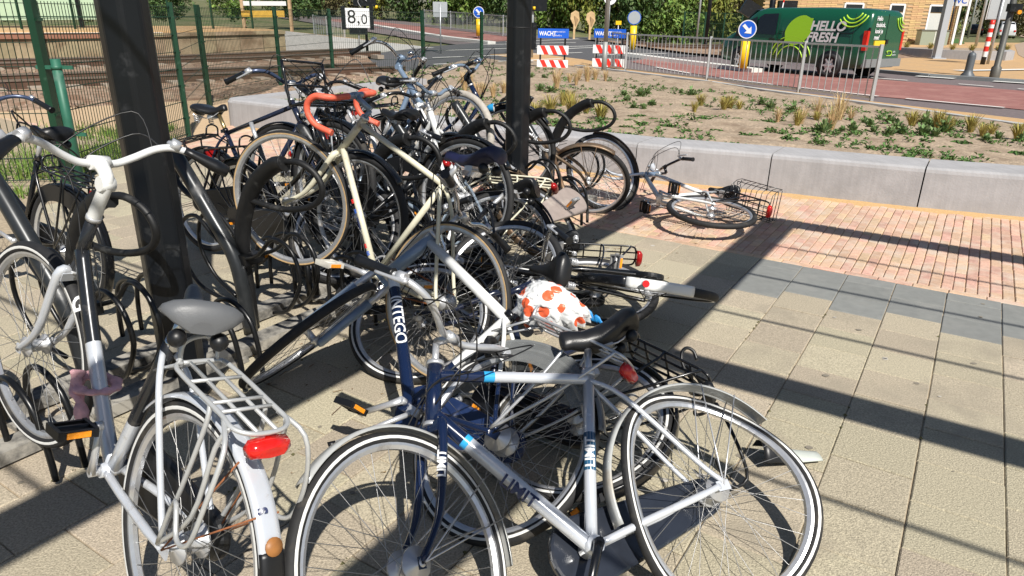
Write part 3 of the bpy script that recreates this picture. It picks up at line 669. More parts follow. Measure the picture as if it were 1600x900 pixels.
        if bt != 'drop':
            for s_ in (-1, 1):
                P = [Vector((x, y*s_, z)) for x, y, z in H]; e = P[-1]; d = (P[-1]-P[-2]).normalized(); L = S.get('gripl', .125)
                if S.get('ergo'): MB().tube([e-d*L, e-d*L*.8, e-d*.03, e+d*.012], [.0165, .017, .027, .024], 12, flat=(.75, 1.15)).build('grip', [blackp], hb)
                else: MB().tube([e-d*L, e-d*(L-.008), e-d*.01, e+d*.006], [.018, .0155, .0165, .019], 12).build('grip', [S.get('gripm', blackp)], hb)
                if S.get('lever', 1):
                    b0 = e-d*(L+.03); f = Vector((1, 0, -.12))
                    lv = MB().tube(spline([b0, b0+f*.028, b0+f*.038+d*.05, b0+f*.045+d*.12], 4), [.010]*4+[.007]*5+[.0055]*4, 8); lv.tube([b0-d*.014, b0+d*.014], .0175, 10)
                    lv.build('brake_lever', [S.get('leverm', alu)], hb)
            if S.get('bell'): MB().lathe([(0, .022), (.014, .019), (.024, .008), (.027, -.004), (.020, -.006), (0, -.006)], 16, axis='Z', c=(.005, S['bell'], .055)).build('bell', [S.get('bellm', chrome)], hb)
        cb = MB()
        if S.get('cables', 1):
            for s_ in (-1, 1):
                b0 = Vector((.02, s_*.20, .045)) if bt != 'drop' else Vector((.10, s_*.20, .0)); e = q.inverted() @ (HB+hd*.05+fd*.02+X(0, 0, -s_*.015))
                cb.tube(spline([b0, b0+Vector((.085, -s_*.05, .015+.03*rnd.random())), Vector((.12, -s_*.05*rnd.random(), -.03-.05*rnd.random())), e], 6), .0026, 5)
            for k in range(2):
                b0 = Vector((.02, (-1)**k*.17, .04)); e = q.inverted() @ (HB.lerp(BB, .25)+X(.0, .02, (-1)**k*.022)); cb.tube(spline([b0, b0+Vector((.11, .02*rnd.uniform(-1, 1), .05+.05*rnd.random())), Vector((.15, .05*rnd.uniform(-1, 1), -.02)), Vector((.08, .04*rnd.uniform(-1, 1), -.14)), e], 6), .0024, 5)
            cb.build('cable', [cable_m], hb)
    elif S.get('quill'): MB().tube([HT, HT+hd*S['quill']], .0125, 10).build('stem', [chrome], root, SM4)
    # ---- drive train
    ca = S.get('crank', 20.); cm = S.get('crankm', alu)
    for s_ in (-1, 1):
        d = X(math.cos(R(ca)), math.sin(R(ca)))*(1 if s_ > 0 else -1)
        c0 = BB+X(0, 0, s_*.055); c1 = c0+d*.165+X(0, 0, s_*.014)
        o = MB().tube([BB+X(0, 0, s_*.03), c0+X(0, 0, s_*.008)], .014, 10).tube([c0, c0.lerp(c1, .3), c1], [.0155, .0125, .0115], 8, flat=(1, .72)).tube([c1-X(0, 0, s_*.006), c1+X(0, 0, s_*.012)], .0135, 8).build('crank', [cm], root)
        if s_ in S.get('pedals', (-1, 1)): pedal_mb().build('pedal', [S.get('pedm', blackp), orange_r], o, Matrix.Translation(c1+X(0, 0, s_*.065)) @ Matrix.Rotation(S.get('pedrot', .2), 4, 'Y'))
    if S.get('case'):
        pr_, rr_ = S.get('case_r', (.105, .060))
        poly = [X(x, z, -.046) for x, z in hull2([(c.x+math.cos(2*math.pi*k/28)*r, c.z+math.sin(2*math.pi*k/28)*r) for c, r in ((BB, pr_), (RH, rr_)) for k in range(28)])]
        o = MB().prism(poly, X(0, 0, -.032)).build('chain_case', [S['case']], root, fix=True)
        bv = o.modifiers.new('round', 'BEVEL'); bv.width = .010; bv.segments = 2; bv.limit_method = 'ANGLE'
    else:
        m = MB().lathe([(.088, -.048), (.080, -.048), (.080, -.044), (.088, -.044)], 40, closed=True, c=BB, smooth=False)
        for k in range(5):
            t = 2*math.pi*k/5; m.bar(BB+X(0, 0, -.046), BB+X(math.cos(t)*.083, math.sin(t)*.083, -.046), .014, .004)
        m.build('chainring', [cm], root); MB().lathe([(.034, -.042), (.020, -.042), (.020, -.036), (.034, -.036)], 20, closed=True, c=RH, smooth=False).build('sprocket', [cm], root)
        ch = MB(); 
        for sg in (1, -1): ch.tube([BB+X(0, sg*.087, -.046), RH+X(0, sg*.034, -.044)], .0042, 4)
        ch.build('chain', [rust if S.get('rusty') else blackm], root)
    # ---- carrier
    if 'rack' in S:
        rm = S['rack']; zt = 2*Rw+S.get('rackz', .075); x0, x1, wy = .13, S.get('rackx', -.27), S.get('rackw', .062); m = MB(); tb = .0058
        m.tube(spline([(x0, wy*.6, zt), (x0-.03, wy, zt), (-.1, wy, zt), (x1+.03, wy, zt-.004), (x1, wy*.5, zt-.006), (x1, -wy*.5, zt-.006), (x1+.03, -wy, zt-.004), (-.1, -wy, zt), (x0-.03, -wy, zt), (x0, -wy*.6, zt), (x0, wy*.6, zt)], 4), tb, 7)
        for y in (-.022, .022): m.tube([(x0, y, zt), (x1, y, zt-.006)], tb*.85, 6)
        for x in (.04, -.06, x1+.09): m.tube([(x, -wy, zt), (x, wy, zt)], tb*.8, 6)
        m.tube(spline([(x0, .045, zt), (x0+.01, .04, zt+.045), (x0+.01, 0, zt+.062), (x0+.01, -.04, zt+.045), (x0, -.045, zt)], 4), tb, 7)
        o = m.build('luggage_rack', [rm], root); s2 = MB()
        for s_ in (-1, 1):
            s2.tube(spline([(.015, s_*.070, Rw+.01), (-.045, s_*.078, Rw+.2), (-.07, s_*.07, zt-.05), (-.06, s_*wy, zt-.002)], 4), tb, 7)
            s2.tube(spline([(.015, s_*.070, Rw+.01), (-.12, s_*.085, Rw+.18), (x1+.05, s_*.08, zt-.06), (x1+.035, s_*wy, zt-.004)], 4), tb, 7)
            s2.tube([(x0, s_*.03, zt), ST-sd*.10+X(0, 0, s_*.014)], tb*.8, 6)
            if S.get('hoops'):
                s2.tube(spline([(x1+.07, s_*wy, zt-.004), (x1-.005, s_*.095, zt-.03), (x1-.02, s_*.118, zt-.14), (x1+.0, s_*.122, zt-.25), (x1+.06, s_*.115, zt-.28), (x1+.12, s_*.10, zt-.23), (.0, s_*.078, Rw+.03)], 4), tb, 7)
        s2.build('rack_stay', [rm], o)
        if S.get('tail', 1):
            tl = MB(); tl.loft([[Vector((x1-.012+dx, y*k, zt-.035+dz*k2)) for y, dz in ((-.052, 0), (-.045, .018), (0, .024), (.045, .018), (.052, 0), (.045, -.018), (0, -.024), (-.045, -.018))] for dx, k, k2 in ((.01, 1, 1), (-.012, .95, .9), (-.024, .6, .5))]); tl.build('tail_light', [S.get('tailm', red_l)], root)
    elif 'mglight' in S:
        t = R(S['mglight']); c = RH+X(math.cos(t)*(Rw+.022), math.sin(t)*(Rw+.022)); dv = X(math.cos(t), math.sin(t)); tv = X(-math.sin(t), math.cos(t))
        m = MB().tube([c-tv*.02, c+tv*.025+dv*.012, c+tv*.04+dv*.014], [.010, .017, .016], 10); m.tube([c+tv*.04+dv*.014, c+tv*.047+dv*.014], .0165, 12, 1); m.build('tail_light', [S.get('mglm', silver), red_l], root)
    if S.get('carrier'):
        m = MB(); cx = g['wb']+.02; zb = 2*Rw+.10; zt = zb+.02
        for y in (-.15, .15): m.tube(spline([(cx-.12, y, zb+.26), (cx-.11, y, zb+.02), (cx-.08, y, zb), (cx+.17, y, zb), (cx+.2, y, zb+.02), (cx+.21, y, zb+.06)], 3), .009, 8)
        for x, z in ((-.12, .26), (-.11, .12), (-.08, 0), (.0, 0), (.08, 0), (.17, 0)): m.tube([(cx+x, -.15, zb+z), (cx+x, .15, zb+z)], .008, 8)
        for s_ in (-1, 1): m.tube([FH+X(0, 0, s_*.07), (cx-.02, s_*.10, zb)], .007, 6)
        m.build('front_carrier', [blackm], root, SM4)
    if S.get('headlight'):
        c = HB+fd*.075+hd*S.get('hlz', .04); m = MB().lathe([(0, -.05), (.020, -.045), (.031, -.02), (.034, .012)], 16, 0, 'X', c); m.lathe([(.033, .012), (.022, .018), (0, .020)], 16, 1, 'X', c); m.tube([HB+hd*.02, c-X(.01, .02)], .006, 6); m.build('headlight', [S.get('hlm', blackp), clear_l], root, SM4)
    if S.get('kick'):
        b0 = BB+X(-.06, -.01, .03); e = b0+Vector(S['kick']).normalized()*.30
        m = MB().box(b0, (.05, .03, .03)).tube([b0, b0.lerp(e, .62)], .010, 10).tube([b0.lerp(e, .58), e], .0078, 10); m.tube([b0.lerp(e, .6), b0.lerp(e, .68)], .0115, 10, 1); m.tube([b0.lerp(e, .97), e+(e-b0)*.06], [.010, .014], 8, 1); m.build('kickstand', [alu, blackp], root)
    if S.get('skirt'):
        m = MB()
        for s_ in (-1, 1):
            c = RH+X(0, 0, s_*.040); aa = [R(55)+R(80)*i/14 for i in range(15)]
            m.loft([[c+X(math.cos(t)*r, math.sin(t)*r, y) for r, y in ((Rw*.78, 0), (Rw*1.02, 0), (Rw*1.02, s_*.002), (Rw*.78, s_*.002))] for t in aa], smooth=False)
        m.build('skirt_guard', [S['skirt']], root)
    if S.get('ringlock'):
        m = MB(); c = RH+X(math.cos(R(48))*(Rw-.02), math.sin(R(48))*(Rw-.02)); P = [c+Vector((math.cos(R(48))*.06*math.sin(t), .055*math.cos(t), math.sin(R(48))*.06*math.sin(t))) for t in [R(-35)+R(250)*i/14 for i in range(15)]]; m.tube(P, [.013]*15, 8, flat=(1, 1.5)); m.build('ring_lock', [blackp], root)
    return root, dict(RH=RH, FH=FH, BB=BB, ST=ST, SC=SC, HB=HB, HT=HT, BAR=BAR, hd=hd, fd=fd, sd=sd, S=SM4)
def decal(root, a, b, txt, size, rad, mt, t=.5, nm='lettering', off=.004, shear=0, flip=False, mw=None):
    """flat print wrapped round a tube from a to b, on the side that lies uppermost towards the path"""
    a = Vector(a); b = Vector(b); d = (b-a).normalized()*(-1 if flip else 1); o = a.lerp(b, t)
    M_ = Matrix.LocRotScale(root.location, root.rotation_euler, None) @ (mw or Matrix()); c = M_.inverted() @ Vector((0, 0, CAM_H))
    y = c-o; y = (y-d*y.dot(d)).normalized(); upv = y.cross(d)
    me = text_mesh(txt, size, off*.3, 0, shear, 'CENTER'); bm = bmesh.new(); bm.from_mesh(me); bmesh.ops.triangulate(bm, faces=bm.faces)
    for k in range(2): bmesh.ops.subdivide_edges(bm, edges=[e for e in bm.edges if abs(e.verts[0].co.y-e.verts[1].co.y) > rad*.35], cuts=2); bmesh.ops.triangulate(bm, faces=bm.faces)
    bm.to_mesh(me); bm.free()
    for v_ in me.vertices:
        an = (v_.co.y-size*.35)/rad; v_.co = o+d*v_.co.x+upv*(math.sin(an)*(rad+.0022))+y*(math.cos(an)*(rad+.0022))
    me.materials.clear(); me.materials.append(mt); return place(nm, me, root, mw)
# ================================================================ shelter, racks, fences, street furniture
dark = mat('anthracite powder coat', (.004, .0055, .008), .34, .0, var=.25, scale=8, dirt=(.030, .032, .034), dirt_t=.64, dscale=9)
def shelter(nm, lab, posts, ub, ua, vs, purl, z=2.8, hid=0):
    o0 = UV(posts[0][0], posts[0][1]); t = thing(nm, lab, 'shelter', o0); L = lambda u, v_, zz: UV(u, v_, zz)-o0
    for u, v_ in posts:
        p = L(u, v_, 0); m = MB().tube([p+Vector((0, 0, -.05)), p+Vector((0, 0, 1.5)), p+Vector((0, 0, z+.05))], .093, 8, flat=(1, 1)).build('post', [dark], t)
        bv = m.modifiers.new('round', 'BEVEL'); bv.width = .012; bv.segments = 2; bv.limit_method = 'ANGLE'; bv.angle_limit = R(40)
        for q in m.data.polygons: q.use_smooth = False
        if v_ > 3: MB().tube([p+Vector((0, 0, 1.47)), p+Vector((0, 0, 1.476))], .0945, 8).build('joint_band', [blackp_], m)
        MB().box(p+Vector((0, 0, .006)), (.30, .30, .012)).build('base_plate', [dark], t)
    for v_ in vs: MB().bar(L(ua, v_, z), L(ub, v_, z), .13, .20).build('arm', [dark], t)
    s_ = 1 if ub > ua else -1
    MB().bar(L(ub-s_*.10, vs[0]-.1, z+.003), L(ub-s_*.10, vs[-1]+.08, z+.003), .18, .15).build('edge_beam', [dark], t)
    for v_ in purl: MB().tube([L(ua, v_, z+.06), L(ub, v_, z+.06)], .0125, 8).build('purlin', [dark], t)
blackp_ = mat('flat near black', (.008, .008, .009), .6, var=.1)  # near black for joint bands, seams and sign lettering
PUR = [3.68, 2.95, 2.22, .76, 0.02, -.72, -2.2, -2.95]
shelter('bike_shelter', 'open dark steel shelter frame on two thick posts over the bicycles', [(-2.721, 1.572), (-2.77, 4.40)], -.12, -2.95, [-4.3, -1.4, 1.51, 4.40], PUR)
shelter('bike_shelter', 'second dark steel shelter frame casting its shadow on the paving at right', [(5.0, 1.51), (5.0, 4.40), (5.0, -1.4)], .80, 5.1, [-4.3, -1.4, 1.51, 4.40], PUR)
# ---- bicycle racks
foam = mat('worn rack rubber', (.006, .0063, .007), .55, var=.4, scale=40, dirt=(.06, .06, .057), dirt_t=.68, dscale=14)
rackm = mat('black rack steel', (.005, .0055, .0065), .33, 0, var=.2, scale=14, dirt=(.11, .105, .10), dirt_t=.68)
railmt = mat('dusty rack rail', (.06, .06, .06), .8, var=.3, scale=14, dirt=(.34, .32, .28), dirt_t=.47, dscale=7)
rk0 = UV(-2.86, 2.5); rack = thing('bicycle_rack', 'long black steel bicycle rack with padded posts and wheel hoops', 'bicycle rack', rk0); K = lambda u, v_, z: UV(u, v_, z)-rk0
for u in (-3.02, -2.72): MB().bar(K(u, -.9, .035), K(u, 5.6, .035), .11, .05).build('base_rail', [railmt], rack)
for v_ in [-.6+.8*i for i in range(8)]: MB().bar(K(-3.1, v_, .012), K(-2.64, v_, .012), .10, .022).build('foot_plate', [railmt], rack)
def rpost(v_, tilt=0.):
    P = [K(-2.93, v_, .02), K(-2.93, v_, .25), K(-2.93, v_, .42), K(-2.90, v_+tilt*.3, .60), K(-2.80, v_+tilt*.7, .78), K(-2.66, v_+tilt, .885), K(-2.58, v_+tilt, .905)]
    o = MB().tube(spline(P, 4), [.036]*9+[.040]*16, 10, flat=(1, .75)).build('post', [foam], rack)
    C = [K(-2.66, v_+tilt+.005, .895), K(-2.52, v_+tilt+.02, .918), K(-2.43, v_+tilt+.04, .875), K(-2.40, v_+tilt+.05, .80), K(-2.45, v_+tilt+.05, .73), K(-2.56, v_+tilt+.04, .69), K(-2.68, v_+tilt*.8+.02, .68), K(-2.83, v_+tilt*.5, .70)]
    MB().tube(spline(C, 5), .0145, 9).build('locking_loop', [foam], o)
    w0 = v_-.05; Q_ = [K(-2.88, w0, .02), K(-2.90, w0, .25), K(-2.94, w0, .42), K(-3.06, w0, .58), K(-3.22, w0, .78), K(-3.34, w0, .92)]
    o2 = MB().tube(spline(Q_, 4), .036, 12).build('post', [mat('grey rack tube', (.030, .033, .036), .3, .3, var=.2, scale=20, dirt=(.12, .12, .12), dirt_t=.66)], rack)
    C2 = [K(-3.34, w0+.01, .90), K(-3.44, w0+.05, .86), K(-3.46, w0+.06, .78), K(-3.40, w0+.06, .70), K(-3.28, w0+.04, .66), K(-3.14, w0+.01, .68)]
    MB().tube(spline(C2, 5), .0145, 9).build('locking_loop', [foam], o2)
    for s_ in (-.055, .055):                     # wheel channel hoops held high
        H = [K(-2.96, v_+s_*.6, .40), K(-3.08, v_+s_, .50), K(-3.20, v_+s_, .58), K(-3.33, v_+s_, .52), K(-3.37, v_+s_, .36), K(-3.26, v_+s_, .20), K(-3.08, v_+s_*.6, .14)]
        MB().tube(spline(H, 4), .0105, 8).build('wheel_hoop', [rackm], rack)
        H = [K(-2.90, v_+s_*.6, .40), K(-2.74, v_+s_, .46), K(-2.62, v_+s_, .56), K(-2.50, v_+s_, .52), K(-2.46, v_+s_, .38), K(-2.56, v_+s_, .22), K(-2.70, v_+s_*.6, .16)]
        MB().tube(spline(H, 4), .0105, 8).build('wheel_hoop', [rackm], rack)
    MB().box(K(-2.90, v_, .40), (.10, .10, .05), 0, Matrix.Rotation(UA, 3, 'Z')).build('bracket', [rackm], rack)
for i, v_ in enumerate((-.35, .50, 1.30, 2.10, 2.95, 3.72, 4.45, 5.2)): rpost(v_, .02)
for v_ in (.1, .92, 1.70, 2.52, 3.33, 4.1, 4.85):
    for s_ in (-.05, .05):
        for d, u0 in ((1, -2.74), (-1, -3.02)):
            H = [K(u0, v_+s_, .05), K(u0, v_+s_, .22), K(u0+d*.06, v_+s_, .33), K(u0+d*.17, v_+s_, .36), K(u0+d*.28, v_+s_, .30), K(u0+d*.32, v_+s_, .17), K(u0+d*.33, v_+s_, .02)]
            MB().tube(spline(H, 4), .0115, 8).build('wheel_hoop', [rackm], rack)
        H = [K(-2.93, v_+s_*.5, .05), K(-2.93, v_+s_*.5, .30)]; MB().tube(H, .016, 8).build('upright', [rackm], rack)
# ---- chain on the bronze bicycle
chm = MB()
def chain(P):
    pts = spline(P, 9)
    for i, (a, b) in enumerate(zip(pts, pts[1:])):
        c = (a+b)/2; d = (b-a).normalized(); s_ = d.orthogonal().normalized() if i % 2 else d.cross(d.orthogonal()).normalized(); r_ = [c+d*.016*math.cos(t)+s_*.009*math.sin(t) for t in [2*math.pi*k/8 for k in range(8)]]; chm.tube(r_, .0032, 5, closed=True)
chain([(.14, 5.52, .70), (.19, 5.50, .62), (.25, 5.52, .57), (.32, 5.55, .60), (.35, 5.56, .64)]); chain([(.30, 5.54, .60), (.31, 5.53, .50), (.315, 5.53, .38)]); chain([(.20, 5.51, .62), (.205, 5.50, .50)])
tag(chm.build('steel_chain', [alu]), 'loose steel link chain dangling from the bronze bicycle', 'chain')
# ---- green mesh fence
green = mat('moss green powder coat', (.006, .042, .020), .45, .1, var=.15, scale=8, dirt=(.05, .12, .075), dirt_t=.66)
green2 = mat('faded green pipe', (.025, .125, .08), .5, .1, var=.15, scale=12, dirt=(.09, .16, .13), dirt_t=.62)
FP = [(-8.9, 5.55), (-6.5, 6.0), (-4.15, 6.45), (-4.22, 9.2), (-5.3, 12.5), (-4.95, 15.4), (-4.6, 18.45), (-2.35, 18.75), (-1.0, 21.4), (.1, 22.6)]
fence = thing('mesh_fence', 'moss green welded mesh fence between the racks and the railway', 'fence', (-4.2, 6.5, 0)); FO = Vector((-4.2, 6.5, 0))
for i, (x, y) in enumerate(FP):
    p = Vector((x, y, 0))-FO; d = Vector((FP[min(i+1, len(FP)-1)][0]-x, FP[min(i+1, len(FP)-1)][1]-y, 0)); a = math.atan2(d.y, d.x) if d.length else 0
    o = MB().box(p+Vector((0, 0, .80)), (.085, .06, 1.66), 0, Matrix.Rotation(a, 3, 'Z')).build('post', [green], fence)
    for z in (.25, .65, 1.05, 1.45): MB().box(p+Vector((math.cos(a)*.02, math.sin(a)*.02, z)), (.10, .075, .022), 0, Matrix.Rotation(a, 3, 'Z')).build('clamp', [green], o)
for (x0, y0), (x1, y1) in zip(FP, FP[1:]):
    a = Vector((x0, y0, 0))-FO; b = Vector((x1, y1, 0))-FO; L = (b-a).length; n_ = int(L/(.05 if L < 3.4 else .055)); m = MB(); wr = .0034 if y1 < 13 else .0036
    if y0 == 9.2: n_ = int(L/.1); wr = .0018
    side = Vector((-(b-a).y, (b-a).x, 0)).normalized()*.006
    for k in range(1, n_): p = a.lerp(b, k/n_); m.tube([p+Vector((0, 0, .04)), p+Vector((0, 0, 1.60))], wr, 4, cap=False)
    for z in (.06, .26, .46, .66, .86, 1.06, 1.26, 1.46, 1.58):
        for s_ in (-1, 1): m.tube([a+side*s_+Vector((0, 0, z)), b+side*s_+Vector((0, 0, z))], wr*1.2, 4, cap=False)
    o = m.build('mesh_panel', [mat('dark green wire', (.004, .026, .013), .5, var=.2)], fence); o['kind'] = 'stuff'
p = Vector((-4.02, 6.42, 0))-FO
pp = MB().tube([p+Vector((0, 0, -.02)), p+Vector((0, 0, 1.13))], .041, 14).build('support_pipe', [green2], fence)
for z in (1.06, .48): MB().tube([p+Vector((0, 0, z-.016)), p+Vector((0, 0, z+.016))], .046, 14).box(p+Vector((-.10, .0, z)), (.16, .016, .032)).box(p+Vector((.09, .01, z)), (.09, .016, .032)).build('pipe_clamp', [green2], pp)
# ---- platform
plc = mat('weathered platform concrete', (.30, .235, .15), .9, var=.2, scale=5, vary=.12, dirt=(.17, .115, .07), dirt_t=.55, dscale=1.6); plr = mat('red brown coping', (.27, .125, .08), .9, var=.15); plw = mat('white platform line', (.72, .70, .66), .8, var=.08)
PO = TN(11.0, 25.2); plat = thing('station_platform', 'weathered brown concrete station platform beyond the tracks', 'platform', PO); iv = Matrix.Translation(PO).inverted(); Q = lambda t, n_, z: iv @ TN(t, n_, z)
PT = .82
for k in range(34):
    t1 = 11.0-k*.8; t0 = t1-.785
    MB().prism([Q(t0, 25.0, -.1), Q(t1, 25.0, -.1), Q(t1, 25.0, PT-.12), Q(t0, 25.0, PT-.12)], N2*.12).build('wall_panel', [plc], plat, fix=True)
    if k > 6 or 1: MB().prism([Q(t0-.01, 24.93, PT-.115), Q(t1, 24.93, PT-.115), Q(t1, 24.93, PT-.005), Q(t0-.01, 24.93, PT-.005)], N2*.5).build('coping', [plr if k > 5 else plc], plat, fix=True)
MB().prism([Q(-26, 25.13, -.1), Q(10.98, 25.13, -.1), Q(10.98, 25.13, PT-.006), Q(-26, 25.13, PT-.006)], N2*7).build('deck', [ochre], plat, fix=True)
MB().prism([Q(-26, 25.0, PT), Q(7, 25.0, PT), Q(7, 25.35, PT), Q(-26, 25.35, PT)], (0, 0, .006)).build('edge_line', [plw], plat, fix=True)
MB().prism([Q(11.0, 25.2, -.1), Q(11.0, 25.2, PT-.02), Q(17.5, 25.2, .02), Q(17.5, 25.2, -.1)], N2*.2).build('ramp_wall', [kerbm], plat, fix=True)
MB().loft([[Q(11.0, 25.4, PT-.03), Q(11.0, 31, PT-.03)], [Q(17.5, 25.4, .03), Q(17.5, 31, .03)]], closed=False, smooth=False).build('ramp', [ochre], plat)
# platform fence posts, glazed shelter and shrubs behind the platform edge
pg = mat('pale green glazing', (.42, .56, .40), .25, var=.06, scale=3); 
so_ = TN(-2, 29.2, PT); sh = thing('platform_shelter', 'pale green glazed shelter with dark posts on the station platform', 'shelter', so_); iv2 = Matrix.Translation(so_).inverted(); Q2 = lambda t, n_, z: iv2 @ TN(t, n_, z)
for k in range(5):
    t = -.4+1.5*k; MB().prism([Q2(t+.06, 29.2, PT+.25), Q2(t+1.44, 29.2, PT+.25), Q2(t+1.44, 29.2, PT+2.3), Q2(t+.06, 29.2, PT+2.3)], N2*.02).build('glass_panel', [pg], sh, fix=True)
    MB().bar(Q2(t, 29.2, PT), Q2(t, 29.2, PT+2.4), .12, .12).build('post', [dark], sh)
MB().bar(Q2(-.5, 29.2, PT+2.4), Q2(7.2, 29.2, PT+2.4), .3, .12).build('roof_beam', [dark], sh)
pf0 = TN(2, 27.4, PT); pf = thing('platform_fence', 'dark green post and bar fence on the station platform', 'fence', pf0); iv3 = Matrix.Translation(pf0).inverted()
for k in range(14):
    t = -8+1.45*k; MB().bar(iv3 @ TN(t, 27.4, PT-.05), iv3 @ TN(t, 27.4, PT+1.9), .07, .05).build('post', [green], pf)
for z in (.35, 1.2, 1.8): MB().bar(iv3 @ TN(-8, 27.4, PT+z), iv3 @ TN(10.8, 27.4, PT+z), .025, .03).build('rail', [green], pf)
bn0 = TN(12, 28.6, PT); bn = thing('platform_sign', 'yellow and white station board on two pale timber posts', 'sign', bn0); iv4 = Matrix.Translation(bn0).inverted(); tim = mat('pale timber', (.42, .30, .18), .8, var=.2, scale=8)
for t in (11.0, 12.9): MB().bar(iv4 @ TN(t, 28.6, PT-.3), iv4 @ TN(t, 28.6, PT+2.2), .16, .10).build('post', [tim], bn)
MB().bar(iv4 @ TN(10.9, 28.52, PT+.42), iv4 @ TN(12.6, 28.52, PT+.42), .05, .24).build('board', [mat('yellow board', (.60, .38, .06), .5, var=.08)], bn)
MB().bar(iv4 @ TN(11.0, 28.5, PT+.80), iv4 @ TN(12.7, 28.5, PT+.80), .05, .16).build('board', [mat('white board', (.62, .64, .66), .5, var=.06)], bn)
# ---- galvanised pedestrian railings
galv = mat('galvanised steel', (.47, .49, .51), .45, .55, var=.12, scale=20, dirt=(.36, .36, .36), dirt_t=.62)
def railing(lab, P, h=1.08, grp=None):
    o0 = Vector((*P[0], tz(*P[0]))); t = thing('pedestrian_railing', lab, 'railing', o0)
    W = [Vector((x, y, tz(x, y)))-o0 for x, y in P]
    for p in W: MB().bar(p+Vector((0, 0, -.05)), p+Vector((0, 0, h+.05)), .06, .06).build('post', [galv], t)
    for a, b in zip(W, W[1:]):
        d = (b-a).normalized()*.05
        for z in (.10, h): MB().bar(a+d+Vector((0, 0, z)), b-d+Vector((0, 0, z)), .04, .04).build('rail', [galv], t)
        n_ = max(3, int((b-a).length/.155))
        for k in range(1, n_): p = a.lerp(b, k/n_); MB().tube([p+Vector((0, 0, .10)), p+Vector((0, 0, h))], .0105, 6, cap=False).build('bar', [galv], t)
railing('galvanised steel railing between the planting bed and the road', [(7.3, 14.9), (6.4, 16.5), (5.0, 19.2), (3.3, 22.2), (2.55, 23.75)])
railing('far galvanised railing below the hedge across the road', [(-6.0, 49), (-4.0, 45.6), (-2.2, 42.6), (-.7, 39.6), (.6, 37.6)], 1.02)
railing('short galvanised railing beside the level crossing', [(-9.6, 35.5), (-8.6, 34.0), (-7.4, 32.2)], 1.0)
# ---- signs
yel = mat('yellow bollard plastic', (.82, .52, .01), .4, var=.06); blue = mat('sign blue', (.01, .10, .55), .35, var=.05); wht = mat('sign white', (.76, .77, .78), .4, var=.04); redp = mat('sign red', (.68, .03, .02), .4, var=.06); greyb = mat('sign back grey', (.42, .45, .47), .5, .3, var=.06)
def face_cam(x, y, z, yaw=0.): return Matrix.Translation((x, y, z)) @ Matrix.Rotation(math.atan2(-x, y)+yaw, 4, 'Z') @ Matrix.Rotation(R(90), 4, 'X')
def put_text(o, txt, size, mw, mt, off=0., align='CENTER', nm='lettering', sx=1., shear=0.):
    me = text_mesh(txt, size, off, 0, shear, align); me.materials.clear(); me.materials.append(mt); q = place(nm, me, o, mw @ Matrix.Diagonal((sx, 1, 1, 1))); return q
def arrow_sign(x, y, h, lab, back=False, bol=True, rr=.27, yaw=0.):
    z = tz(x, y); t = thing('keep_right_sign', lab, 'sign', (x, y, z)); yw = math.atan2(-x, y)+yaw; RZ = Matrix.Rotation(yw, 4, 'Z')
    MB().tube([(0, 0, 0), (0, 0, h-.1)], .03, 8).build('pole', [galv], t)
    if bol: MB().loft([[RZ @ Vector((a*.13, b*.09, zz)) for a, b in ((-1, -.6), (-.5, -1), (.5, -1), (1, -.6), (1, .6), (.5, 1), (-.5, 1), (-1, .6))] for zz in (.12, h-2*rr-.04)]).build('yellow_shell', [yel], t)
    c = Matrix.Translation((0, 0, h-rr)) @ RZ @ Matrix.Rotation(R(90), 4, 'X')
    MB().lathe([(0, .0), (rr*.90, .0), (rr*.90, -.001), (rr, -.001), (rr, -.02), (0, -.02)], 28, [0 if not back else 2, 1 if not back else 0, 1 if not back else 0, 1 if not back else 0, 2], 'Z', smooth=False).build('disc', [blue, wht, greyb], t, c @ Matrix.Translation((0, 0, .06)))
    if not back:
        a = rr*.62; poly = [(-.9, .55), (-.3, -.05), (-.75, -.5), (.75, -.75), (.75, .55), (.25, .25), (-.35, .95)]
        poly = [(-.55, .95), (-.95, .55), (-.1, -.25), (-.5, -.65), (.75, -.75), (.65, .5), (.25, .1)]
        MB().prism([(p*a, q*a, .064) for p, q in poly], (0, 0, .004)).build('arrow', [wht], t, c)
    return t
arrow_sign(7.1, 23.1, 1.53, 'blue keep right sign on a yellow bollard in front of the green van')
arrow_sign(-1.9, 37.6, 1.5, 'small blue keep right sign on a yellow bollard behind the mesh fence')
t = arrow_sign(4.8, 30.8, 1.62, 'round sign seen from behind on a yellow bollard by the crossing', back=True)
